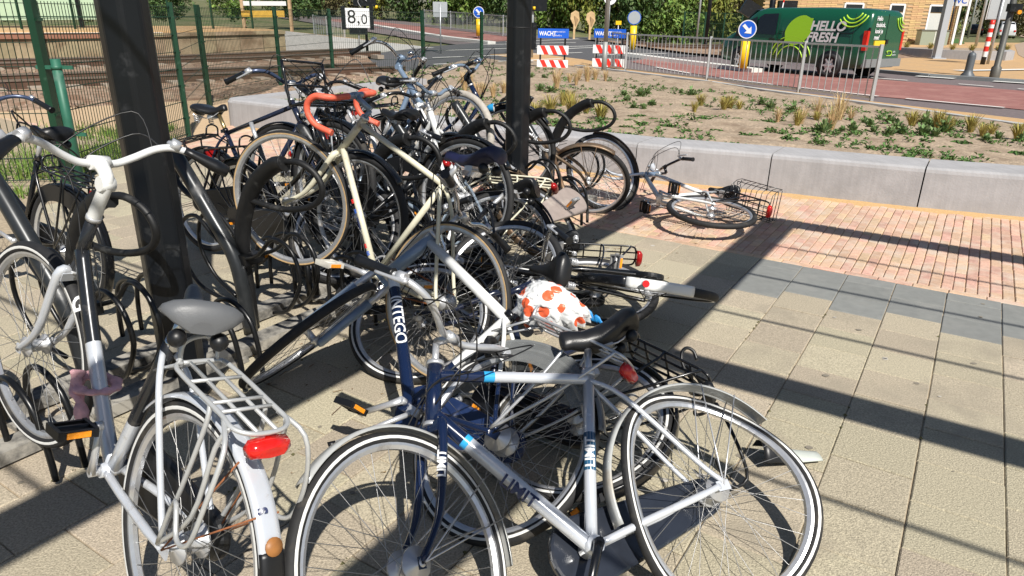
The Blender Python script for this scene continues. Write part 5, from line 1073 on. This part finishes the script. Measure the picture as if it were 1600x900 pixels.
# --- silver city bike in the rack, near left
b1, k1 = bike('bicycle', 'silver and dark grey city bicycle with grey saddle standing in the rack at left', dict(stl=.50, sadh=.10, htl=.19, stemh=.16, stemf=.06, hta=70), [-0.8655, 1.314, 0.0267, 2.3905, -0.138, 0.2834, 0.1651],
    dict(type='mono', frame=silver, thick=1.75, stw=1.35, down=[silver, gun], down_i=[1]*6+[0]*20, seat=[silver, gun], seat_i=[0, 0, 1, 1, 1], head=[gun], mg=[silver], nofmg=True, rmg=(R(35), R(152)), flap=True, mgs=rust, mgw=.056, rack=mat('pale grey rack enamel', (.55, .56, .56), .35, .4, var=.06, dirt=(.3, .26, .2), dirt_t=.72), rackw=.064, rackx=-.19, hoops=True, sadm=greysad, sadw=.185, sadl=.255,
         fatstem=True, stemm=whitep, bar='wide', barm=mat('white handlebar enamel', (.66, .67, .68), .3, var=.04, coat=.3), ergo=True, crank=100, crankm=alu, pedals=(1,), fhub=.034, rhub=.045, stripe=True, bell=.26, bellm=mat('grey bell', (.45, .46, .48), .3, .3), tailm=red_l, post=chrome, sady=-.35, clamp=chrome, case=blackp, fork=[silver]))
rb = k1['HB'].lerp(k1['BB'], .60); rP = []
for q in ((.030, .045, .035), (.012, .050, .0), (-.030, .042, -.005), (-.045, .0, .0), (-.030, -.040, .0), (.020, -.042, .005), (.040, 0, .008), (.020, .046, -.004), (-.04, .055, -.03), (-.075, .05, -.085)): rP.append(rb+Vector(q))
rP = spline(rP, 5); tag_ = MB().tube(rP, [.015+.003*math.sin(i*1.7)+.003*math.sin(i*.9) for i in range(len(rP))], 9, flat=(.55, 1.15))
rib = tag_.build('plastic_ribbon', [mat('pink plastic film', (.66, .37, .40), .4, var=.35, scale=30, bump=.9, bscale=45)], None); rib.matrix_world = Matrix.LocRotScale(b1.location, b1.rotation_euler, None)
tag(rib, 'faded pink plastic ribbon knotted round the tube of the silver bicycle', 'ribbon')
decal(b1, k1['HB'].lerp(k1['BB'], .12), k1['BB'], 'G', .075, .03, decal_m, .10)
tl = MB().lathe([(0, 0), (.020, 0), (.020, .003), (0, .003)], 16, axis='Y').build('reflector', [mat('rust brown reflector', (.33, .14, .04), .5, var=.3)], b1, Matrix.Translation((math.cos(R(146))*.366, 0, .345+math.sin(R(146))*.366)) @ Matrix.Rotation(R(34), 4, 'Y') @ Matrix.Rotation(R(90), 4, 'Z'))
st = decal(b1, Vector((math.cos(R(128))*.345, 0, .345+math.sin(R(128))*.345)), Vector((math.cos(R(140))*.345, 0, .345+math.sin(R(140))*.345)), 'S', .03, .024, decal_k, .5)
# --- silver and navy bike lying in front, rear wheel buckled
b2, k2 = bike('bicycle', 'silver and navy bicycle fallen in the foreground with a badly buckled rear wheel', dict(stl=.545, wb=.98, htl=.184, sadh=.103, hta=74, bb=(.458, .28), forkl=.398, stemh=.08), [0.7335, 1.5532, -0.0238, 3.5658, -0.0538, 0.9154, 0.4952],
    dict(type='men', frame=silver, tr=.0185, dt=1.2, bart=R(130), top=[silver, navy, skyblue], top_i=[1]*9+[2]*2+[0]*19, down=[silver, navy, skyblue], down_i=[1]*6+[2]+[0]*23, head=[navy], fork=[navy], seat=[silver], mg=[mat('clear grey mudguard', (.48, .49, .48), .25, .2, var=.08, dirt=(.35, .31, .25))], fmg=(R(38), R(188)), rmg=(R(-5), R(150)), mgs=alu, stripe=True,
         bent=(.07, .9, -.03, 0.), fhub=.045, rhub=.04, bar='city', barm=alu, barp=R(30), leverm=alu, gripm=blackp, sadw=.205, sadl=.285, sadt=.085, case=mat('black chain case', (.018, .022, .032), .22, var=.15, dirt=(.16, .14, .11), dirt_t=.70, coat=.4), crank=-55, crankm=blackm, pedals=(-1,), post=alu, tw=.0185, quill=None, clamp=silver))
decal(b2, k2['BB'], k2['ST'], 'LIMIT', .040, .0190, decal_m, .50); MB().tube([k2['BB'].lerp(k2['ST'], .40), k2['BB'].lerp(k2['ST'], .62)], .0188, 14).build('decal_band', [mat('teal blue decal', (.02, .10, .20), .3, var=.05)], b2)
decal(b2, k2['HB']-k2['hd']*.022+Vector((0, .045, 0)), k2['FH']-k2['fd']*.055+Vector((0, .05, 0)), 'LIMIT', .032, .0150, decal_m, .30, mw=k2['S'], flip=True)
decal(b2, k2['HB'], k2['BB'], 'LIMIT', .05, .0226, decal_k, .55)
# --- white and navy bike lying under it
b3, k3 = bike('bicycle', 'white and navy bicycle tipped over behind it with bag covered saddle', dict(stl=.50, wb=1.154, htl=.26, sadh=.135, hta=66, bb=(.422, .28), forkl=.405, stemh=.15, stemf=-.02), [-0.2025, 1.8315, -0.0089, 2.3949, -0.0407, 0.8123, 2.286],
    dict(type='men', frame=whitep, tr=.0225, dt=1.12, stw=.9, nosaddle=True, bart=R(10), down=[whitep, navy], down_i=[0]*4+[1]*21, seat=[navy, whitep], seat_i=[0]*9+[1]*11, sstay=[whitep, navy], ss_i=[0]*6+[1]*8, stay=[navy], bbm=navy, head=[steelblue], fork=[steelblue, alu], susp=True, mg=[mat('smoke grey mudguard', (.14, .15, .16), .25, var=.1, alpha=1)], nofmg=True, rmg=(R(20), R(150)), rack=mat('silver rack', (.6, .61, .62), .3, .6, var=.06), crank=316, crankm=alu, pedals=(1, -1), kick=(.12, .14, -.25), stripe=True, rhub=.05, bar='flat', barm=chrome, barp=0, case=mat('navy chain case', (.015, .03, .09), .22, var=.1, coat=.4), skirt=paleguard, ringlock=True, sadm=leather, lever=1))  # steel blue of head tube and fork has bluish shade put in
decal(b3, k3['HB']+k3['hd']*.03, k3['BB'], 'INTEGO', .066, .0256, decal_m, .42)
# --- black bike on its side, white mudguard
b4, k4 = bike('bicycle', 'black city bicycle lying on its side with a white rear mudguard end', dict(stl=.48, wb=1.12), [0.925, 3.50, 0.165, 2.3538, 0.1822, -1.2031, 0.0128],
    dict(type='lady', frame=blackm, mg=[blackm, whitep], mgsplit=.68, rmg=(R(5), R(160)), case=blackp, case_r=(.11, .07), crank=75, pedm=mat('grey pedal', (.35, .35, .35), .4, .4), bar='city', barm=chrome, headlight=1, springs=True, sadm=leather, sadl=.25, sadw=.19, tw=.022, stripe=True))
MB().tube([(0, 0, 0), (.03, 0, .012), (.045, 0, .014)], [.009, .016, .017], 12).tube([(.045, 0, .014), (.052, 0, .0145)], .0165, 12, 1).build('tail_light', [silver, red_l], b4, Matrix.Translation((math.cos(R(122))*.363, 0, .345+math.sin(R(122))*.363)) @ Matrix.Rotation(R(212), 4, 'Y') @ Matrix.Rotation(R(180), 4, 'X'))
# --- bronze roadster
b5, k5 = bike('bicycle', 'worn bronze roadster leaning by the far post with taupe chain case', dict(stl=.48), [0.4223, 4.6449, 0.0026, 1.1248, -0.1162, -0.8739, 1.4913],
    dict(type='lady', frame=bronze, mg=[bronze], fmg=(R(20), R(200)), mgs=bronze, rack=bronze, tailm=red_l, case=greycase, case_r=(.12, .075), crank=5, pedm=mat('grey pedal', (.35, .35, .35), .4, .4), bar='city', barm=chrome, springs=True, rusty=True, tw=.021, sadl=.24, sadw=.2))
# --- white bike lying flat at the far right
b6, k6 = bike('bicycle', 'white bicycle lying flat on the pink bricks with a wire rear basket', dict(stl=.46), [1.2887, 5.0575, 0.1504, 2.3621, -0.086, 1.5417, 0.9769],
    dict(type='men', frame=whitep, tr=.018, head=[steelblue], mg=[blackp], normg=True, fmg=(R(20), R(195)), rack=blackm, tail=1, crank=200, bar='flat', barm=blackm, headlight=1, hlz=.12, hlm=silver, fork=[silver], tw=.022, stemm=blackm))
m = MB(); bz = 2*.345+.10
for x in [.10-.045*i for i in range(9)]: m.tube(spline([(x, -.13, bz+.16), (x, -.11, bz), (x, .11, bz), (x, .13, bz+.16)], 2), .0028, 5)
for y, z in ((-.13, .16), (.13, .16), (-.122, .09), (.122, .09), (-.05, 0), (.05, 0), (0, 0)): m.tube([(.10, y, bz+z), (-.26, y, bz+z)], .0034, 5)
for x in (.10, -.26):
    for z in (.04, .10, .16): m.tube([(x, -.12, bz+z), (x, .12, bz+z)], .0034, 5)
m.build('basket', [blackm], b6)
# --- cream racing bike hung in the upper rack
b7, k7 = bike('bicycle', 'cream racing bicycle with orange taped drop handlebar and tan tyres in the rack', dict(stl=.574, htl=.216, hta=66, bb=(.42, .27), wb=1.106, stemh=.05, stemf=.1, sadh=.11, forkl=.395), [-0.4097, 2.7539, 0.081, 2.445, -0.2367, 0.2882, 0.3825],
    dict(type='men', frame=cream, tr=.0138, down=[cream], bar='drop', barm=tape, barm_shade=steelblue, tw=.0135, side=True, crank=-10, sadm=mat('navy saddle cover', (.012, .014, .05), .5, var=.3, scale=30), sadl=.29, sadw=.155, sadp=.25, stemm=steelblue, fhub=.022, rusty=True, lever=0, barp=.1, fork=[cream, alu], pedm=mat('white pedal', (.6, .58, .52), .4)))  # steel blue middle of the bar is bluish shade put into the colour
for t, mt, tx in ((.42, decal_r, 'III'), (.50, decal_b, 'III'), (.60, decal_k, 'IIIIIIII'), (.78, decal_r, 'III'), (.84, decal_b, 'III')): decal(b7, k7['HB'], k7['BB'], tx, .030, .0153, mt, t)
# --- steel blue city bike
b8, k8 = bike('bicycle', 'steel blue ladies bicycle with pale tyre and white fork reared up in the rack', dict(stl=.5, htl=.22, stemh=.18), [-1.3026, 4.9177, 0.0289, -0.3324, -0.4037, -0.4424, -0.1524],
    dict(type='lady', frame=steelblue, tr=.019, fork=[whitep], mg=[steelblue], nofmg=True, tyre=greytyre, tw=.024, rack=steelblue, fatstem=True, stemm=steelblue, bar='city', barm=chrome, bell=.1, headlight=1, case=blackp, crank=60, ergo=False, gripl=.15))
# --- black carrier bike on the far side
b10, k10 = bike('bicycle', 'black transport bicycle with a tubular front carrier behind the left post', dict(stl=.52, wb=1.12), [-2.0053, 4.5224, 0.0259, -0.4524, -0.2377, -0.1838, -0.111],
    dict(type='men', frame=mat('blue black enamel', (.012, .016, .035), .22, var=.15, coat=.5), mg=[blackm], fmg=(R(30), R(170)), rack=blackm, tailm=red_l, carrier=1, case=blackp, case_r=(.12, .07), crank=40, bar='city', barm=mat('blue black bar', (.05, .07, .13), .25, .3), springs=True, headlight=1, hlm=chrome, tw=.023, sadw=.2, sadl=.25, post=mat('brassy post', (.55, .42, .2), .3, .9)))
b11, k11 = bike('bicycle', 'dark navy bicycle with curved black handlebar behind the steel blue one', {}, [-0.95, 5.85, .1, R(-25), R(-8), R(6), R(8)],
    dict(type='lady', frame=navy, mg=[blackm], rack=blackm, case=blackp, bar='city', barm=steelblue, headlight=1, hlm=skyblue, hlz=-.05, fatstem=True, stemm=blackm, crank=80, tw=.021, bell=.12))
b13, k13 = bike('bicycle', 'white ladies bicycle with silver rack and black saddle behind the cream racer', dict(sadh=.13), [-1.12, 4.72, 0.05, R(-40), R(-8), R(-6), R(10)],
    dict(type='lady', frame=whitep, mg=[blackm], rack=alu, tailm=red_d, case=blackp, bar='flat', barm=steelblue, crank=10, tw=.02, sadw=.17))
b12, k12 = bike('bicycle', 'black bicycle half hidden behind the silver bicycle at left', {}, [-2.42, 3.55, 0.0, R(150), R(-7), R(6), R(-10)],
    dict(type='lady', frame=blackm, mg=[blackm], rack=blackm, tailm=red_d, case=blackp, bar='city', barm=mat('blue black bar', (.05, .07, .13), .25, .3), crank=10, tw=.021, skirt=blackp, sadh=.05))
b15, k15 = bike('bicycle', 'black bicycle flat on the paving under the dotted bag', dict(stl=.48), [0.45, 3.2485, 0.10, 3.13, -0.03, 1.40, -0.3],
    dict(type='lady', frame=blackm, mg=[blackm], normg=True, rack=blackm, tailm=red_d, case=blackp, bar='city', barm=chrome, crank=30, tw=.022, springs=True, lever=1))
b16, k16 = bike('bicycle', 'black bicycle pinned under the silver one with its bare rack sticking out', dict(stl=.48), [-.01, 2.00, .06, R(128), R(0), R(70), R(20)],
    dict(type='lady', frame=mat('blue black enamel', (.012, .016, .035), .22), mg=[blackm], rack=blackm, nosaddle=True, tailm=blackp, case=blackp, bar='city', barm=chrome, crank=150, tw=.021, stripe=True))
b17, k17 = bike('bicycle', 'grey blue bicycle slumped among the racks with bare saddle and chrome handlebar', dict(stl=.5), [-.15, 3.75, 0.02, R(165), R(0), R(38), R(-25)],
    dict(type='lady', frame=mat('grey blue enamel', (.25, .31, .38), .35, .2, var=.08), mg=[blackm], rack=cream, tailm=red_d, case=blackp, bar='city', barm=chrome, crank=60, tw=.02, springs=True))
b18, k18 = bike('bicycle', 'black bicycle wedged upright between the middle racks', {}, [-0.75, 4.35, 0.02, R(147), R(-6), R(8), R(12)],
    dict(type='men', frame=blackm, mg=[blackm], rack=blackm, tailm=red_d, case=blackp, bar='city', barm=blackm, crank=120, tw=.02, skirt=blackp))

b19, k19 = bike('bicycle', 'black bicycle standing behind the tan tyred wheel of the cream racer', {}, [-1.70, 4.30, 0.0, R(-36), R(-9), R(-5), R(6)],
    dict(type='lady', frame=blackm, mg=[blackm], rack=blackm, tailm=red_d, case=blackp, nobar=True, nosaddle=True, quill=.05, crank=70, tw=.021))
b20, k20 = bike('bicycle', 'black bicycle squeezed between the steel blue and white bicycles', {}, [-1.25, 5.25, 0.0, R(-30), R(-7), R(5), R(-8)],
    dict(type='lady', frame=blackm, mg=[blackm], rack=blackm, tailm=red_d, case=blackp, bar='city', barm=blackm, crank=10, tw=.021, headlight=1))
b21, k21 = bike('bicycle', 'black bicycle slumped behind the white one in the middle of the heap', dict(stl=.5), [-0.20, 3.30, 0.06, R(150), R(-2), R(52), R(18)],
    dict(type='lady', frame=blackm, case=blackp, bar='city', barm=chrome, crank=100, tw=.022))
# ================================================================ plants and trees
def tuft(n_, h, sp, mt, seed, wd=.006, droop=.5):
    rr = random.Random(seed); m = MB()
    for k in range(n_):
        a = rr.random()*6.28; r0 = rr.random()*.04; hh = h*rr.uniform(.55, 1.1); out = sp*rr.uniform(.2, 1.1); d = Vector((math.cos(a), math.sin(a), 0)); s_ = Vector((-d.y, d.x, 0))*wd*rr.uniform(.6, 1.2); b0 = d*r0
        P = [b0, b0+d*out*.25+Vector((0, 0, hh*.5)), b0+d*out*.65+Vector((0, 0, hh*.88)), b0+d*out*1.1+Vector((0, 0, hh*(1-droop*.25*rr.random())))]
        b = len(m.v)
        for p, w_ in zip(P, (1, .9, .6, .1)): m.v += [tuple(p-s_*w_), tuple(p+s_*w_)]
        for i in range(3): m.face((b+2*i, b+2*i+1, b+2*i+3, b+2*i+2))
    return m
def leafy(n_, h, sp, seed, ls=.06):
    rr = random.Random(seed); m = MB()
    for k in range(n_):
        a = rr.random()*6.28; el = rr.uniform(.15, 1.3); L = sp*rr.uniform(.4, 1.); d = Vector((math.cos(a)*math.cos(el), math.sin(a)*math.cos(el), math.sin(el)*h/sp)); s_ = Vector((-math.sin(a), math.cos(a), 0))
        base = d*L*rr.uniform(.1, .7); t = base+d*ls*rr.uniform(1.2, 2.2)+Vector((0, 0, -.02)); mid = base.lerp(t, .5)+Vector((0, 0, .015)); w_ = ls*.5*rr.uniform(.6, 1.2)
        b = len(m.v); m.v += [tuple(base), tuple(mid-s_*w_), tuple(t), tuple(mid+s_*w_)]; m.face((b, b+1, b+2, b+3))
    return m
gd = mat('dry straw grass', (.55, .39, .19), .85, var=.2, scale=6, vary=.2); gg = mat('golden green grass', (.36, .30, .075), .85, var=.25, scale=6, vary=.3); lg = mat('green perennial leaf', (.14, .22, .075), .75, var=.3, scale=20, vary=.35); lg2 = mat('low mat leaf', (.07, .145, .03), .8, var=.3, scale=20, vary=.35)
PM = {'dry': [tuft(130, .36, .2, gd, s, .004) for s in (1, 2)], 'gold': [tuft(120, .24, .17, gg, s, .005) for s in (3, 4, 5)], 'drytall': [tuft(80, .36, .2, gd, s, .004) for s in (6, 7)], 'leafy': [leafy(70, .17, .13, s, .045) for s in (8, 9, 10)], 'mats': [leafy(80, .05, .16, s, .045) for s in (11, 12)]}
mm = dict(dry=gd, gold=gg, drytall=gd, leafy=lg, mats=lg2); PM = {k: [q.mesh('plant', mm[k]) for q in v_] for k, v_ in PM.items()}
POS = dict(
 dry=[(1.44, 16.59), (1.58, 16.11), (1.81, 16.67), (1.15, 15.54), (2.05, 16.72), (1.24, 14.97), (.78, 13.82), (-.55, 12.46), (-.37, 12.0), (-.61, 11.5), (-.84, 13.53), (-.9, 12.9), (-.2, 12.7)],
 gold=[(.48, 9.77), (.72, 10.87), (.76, 9.68), (1.0, 10.17), (1.14, 9.55), (.85, 11.29), (.26, 9.44), (2.97, 11.6), (3.19, 11.05), (3.44, 11.09), (2.67, 10.75), (3.65, 9.27), (4.16, 9.92), (5.6, 9.5), (5.88, 9.25), (5.81, 8.88), (6.19, 9.29), (6.18, 8.77), (5.57, 9.22), (3.33, 11.23), (5.4, 9.77)],
 drytall=[(4.04, 9.15), (3.81, 9.57), (4.21, 10.05), (3.6, 9.85), (4.82, 10.33), (4.48, 9.96)],
 leafy=[(1.83, 11.87), (1.93, 10.88), (1.81, 11.02), (2.18, 11.48), (2.22, 12.91), (1.96, 13.09), (3.16, 13.87), (3.24, 13.41), (2.43, 13.51), (4.09, 12.03), (4.16, 11.77), (3.69, 8.75), (3.67, 8.5), (4.15, 8.8), (4.14, 9.05), (5.37, 10.61), (5.17, 9.92), (5.01, 8.79), (5.68, 9.8), (5.52, 9.21), (4.87, 9.14), (4.66, 9.39), (4.77, 9.81), (4.76, 8.77), (4.52, 8.6), (5.93, 8.75), (5.99, 8.43), (5.54, 8.38), (4.38, 11.38), (.65, 16.77), (.9, 15.97), (.47, 13.52), (.66, 13.2), (.84, 12.69), (.35, 16.71), (5.77, 10.12), (5.09, 8.66), (4.62, 10.51), (-.93, 12.4), (-.98, 11.02), (-2.43, 11.67), (.32, 8.88), (.52, 8.9), (4.51, 8.99)],
 mats=[(1.85, 9.64), (2.25, 9.87), (2.56, 9.72), (2.61, 10.11), (3.01, 9.78), (3.24, 9.68), (3.47, 9.84), (1.11, 9.19), (1.27, 9.44), (1.88, 8.9), (1.62, 9.79), (1.52, 9.41), (1.71, 9.8), (1.4, 8.9), (2.07, 8.67), (2.44, 8.61), (2.76, 8.41), (3.24, 8.7), (3.39, 8.47), (3.44, 8.03), (1.65, 9.2), (5.05, 7.48), (5.26, 7.39), (5.14, 8.21), (4.73, 7.75), (3.18, 8.31), (.73, 9.04), (1.2, 10.78), (1.35, 11.8), (1.75, 12.84)])
LAB = dict(dry=('dry_grass_tuft', 'tall straw coloured dry grass tuft at the bed back', 'grass tuft', 'dry grass tufts at the back of the bed'), gold=('grass_tuft', 'golden green ornamental grass tuft in the planting bed', 'grass tuft', 'golden grass tufts in the bed'), drytall=('dry_grass_tuft', 'spiky dry grass tuft in front of the railing end', 'grass tuft', 'dry grass tufts by the railing end'), leafy=('leafy_plant', 'bushy green leafy perennial in the planting bed', 'plant', 'green perennials in the bed'), mats=('ground_plant', 'low flat green plant hugging the sandy bed', 'plant', 'low green plants in the bed'))
bpy.context.view_layer.update(); rr = random.Random(21)
ORD = 'first second third fourth fifth sixth seventh eighth ninth tenth eleventh twelfth thirteenth fourteenth fifteenth sixteenth seventeenth eighteenth nineteenth'.split()
def ordw(i):
    if i < 19: return ORD[i]
    t_, u_ = divmod(i+1, 10); w_ = ['', '', 'twent', 'thirt', 'fort', 'fift'][t_]; return w_+'ieth' if u_ == 0 else w_+'y-'+ORD[u_-1]
for k, L in POS.items():
    L.sort(key=lambda p: pix((p[0], p[1], .25))[0])
    for i, (x, y) in enumerate(L):
        nm, lab, cat_, grp = LAB[k]; o = place(nm, PM[k][i % len(PM[k])]); o.location = (x, y, bed_z(x, y)-.01); o.rotation_euler = (0, 0, rr.random()*6.28); s = rr.uniform(.6, 1.1); o.scale = (s, s, s*rr.uniform(.85, 1.2)); tag(o, '%s, %s from the left' % (lab, ordw(i)), cat_, grp)
sp = MB(); 
for k in range(3200):
    t = rr.random(); i = rr.random(); a = along(AX, i); b = along(KX, i); s = t**1.5*.8; x, y = a[0]+(b[0]-a[0])*s, a[1]+(b[1]-a[1])*s
    if not infr((x, y, .2), 5) or mnoise.noise((x*.9, y*.9, 7)) < -.05: continue
    q = leafy(rr.randint(4, 12), .07, .08, k, .034); z = bed_z(x, y); n0 = len(sp.v); sp.v += [(p[0]+x, p[1]+y, p[2]+z) for p in q.v]
    for f in q.f: sp.face(tuple(n0+j for j in f))
tag(sp.build('weed_sprouts', [lg2]), 'tiny green weed sprouts dotted over the sandy bed', 'weeds', kind='stuff')
# far planter tufts
for k in range(9):
    a = k/8; x, y = 17.6+5.6*a, 38.4-4.2*math.sin(a*2.2); o = place('grass_tuft', PM['gold'][k % 3]); o.location = (x+.4, y+.9, .27); o.scale = (1.6, 1.6, 1.6); tag(o, 'grass tuft in the far planter by the building, %s from the left' % ordw(k), 'grass tuft', 'grass tufts in the far planter')
# trees: crowns of leaf sized faces in clumps
def crown(rx, rz, n_, seed, ls, clumps=46, low=.0):
    rr = random.Random(seed); m = MB(); C = []
    for k in range(clumps):
        while 1:
            p = Vector((rr.uniform(-1, 1), rr.uniform(-1, 1), rr.uniform(-1, 1)))
            if .25 < p.length < 1: break
        p *= (.55+.45*rr.random())/max(p.length, .3)*p.length**.3 if 0 else 1
        C.append((Vector((p.x*rx, p.y*rx, p.z*rz)), rr.uniform(.22, .42)*rx))
    for k in range(n_):
        c, r_ = rr.choice(C); d = Vector((rr.gauss(0, 1), rr.gauss(0, 1), rr.gauss(0, 1))).normalized(); p = c+d*r_*rr.random()**.4
        n1 = (d+Vector((rr.gauss(0, .6), rr.gauss(0, .6), rr.gauss(.4, .6)))).normalized(); t = n1.orthogonal().normalized(); t = Matrix.Rotation(rr.random()*6.28, 3, n1) @ t; s_ = n1.cross(t); L = ls*rr.uniform(.6, 1.3)
        b = len(m.v); m.v += [tuple(p-t*L), tuple(p+s_*L*.45), tuple(p+t*L), tuple(p-s_*L*.45)]; m.face((b, b+1, b+2, b+3))
    return m
leafm = [mat('spring leaf', (.125, .20, .035), .7, var=.25, scale=1.5, vary=.45), mat('dark leaf', (.06, .11, .025), .7, var=.25, scale=1.5, vary=.45), mat('yellow green leaf', (.17, .19, .03), .7, var=.25, scale=1.5, vary=.4), mat('olive brown leaf', (.13, .115, .045), .7, var=.25, scale=1.5, vary=.4)]
for q in leafm: q.node_tree.nodes['Principled BSDF'].inputs['Subsurface Weight'].default_value = 0
CR = [crown(2.6, 2.6, 5200, s, .16).mesh('crown', leafm[i]) for i, s in enumerate((1, 2, 3, 4))]
bark = mat('tree bark', (.09, .07, .05), .9, var=.3, scale=8, bump=.6)
tkm = MB(); tkm.tube(spline([(0, 0, 0), (.05, 0, 1.2), (-.05, .05, 2.6), (.05, 0, 4)], 4), [.18]*4+[.14]*4+[.09]*5, 9)
for a in range(5): d = Vector((math.cos(a*1.3), math.sin(a*1.3), .8)); tkm.tube([Vector((0, 0, 1.3+.4*a)), Vector((0, 0, 1.3+.4*a))+d*.9, Vector((0, 0, 1.3+.4*a))+d*1.9+Vector((0, 0, .2))], [.07, .05, .02], 6)
tkm = tkm.mesh('trunk', bark)
TR = [(-22, 72, 1.2, 2), (-17.5, 67, 1.1, 3), (-14, 63.5, 1.0, 3), (-11, 61, 1.0, 2), (-8.2, 58.5, 1.0, 1), (-5.5, 57, 1.05, 0), (-2.6, 55, 1.05, 0), (.2, 53, 1.0, 1), (2.4, 50, 1.0, 0), (4.6, 49, 1.0, 2), (6.6, 48.5, 1.05, 1), (8.8, 50, 1.05, 0), (11.4, 52.5, 1.1, 0), (14.2, 55, 1.1, 2), (17.2, 58, 1.15, 3), (13, 60, 1.2, 1), (3.4, 56, 1.2, 1), (-3.8, 61, 1.2, 1), (20, 62, 1.2, 3), (46, 84, 1.5, 1), (42, 76, 1.2, 2), (52, 100, 1.8, 1), (58, 112, 2.0, 1), (66, 118, 2.2, 3), (62, 94, 1.6, 3), (70, 106, 1.9, 2), (76, 120, 2.2, 1), (56, 126, 2.2, 1), (-15.2, 41, .62, 0), (-18.5, 39.5, .6, 1), (-21.5, 38, .62, 2), (-12.8, 44, .7, 1), (-25, 37, .7, 1)]
AD = ['spring green', 'dark green', 'yellow green', 'olive brown']
TR = sorted(TR[:19], key=lambda q: q[0]/q[1])+sorted(TR[19:28], key=lambda q: q[0]/q[1])+sorted(TR[28:], key=lambda q: q[0]/q[1])
for i, (x, y, s, kd) in enumerate(TR):
    plc_ = 'beyond the road' if i < 19 else ('along the far street' if i < 28 else 'on the station platform'); nm = 'tree' if i < 28 else 'shrub'
    o = thing(nm, '%s leafy %s standing %s, %s from the left there' % (AD[kd], nm, plc_, ordw(i if i < 19 else (i-19 if i < 28 else i-28))), nm, (x, y, tz(x, min(y, 140))+(.6 if i >= 28 else 0)), rr.random()*6, '%s %ss %s' % (AD[kd], nm, plc_)); o.scale = (s*.8, s*.8, s*rr.uniform(.9, 1.1)) if i < 28 else (s*.8, s*.8, s*.55)
    place('trunk', tkm, o); place('crown', CR[kd], o, Matrix.Translation((0, 0, 2.55)))
bpy.context.view_layer.update()
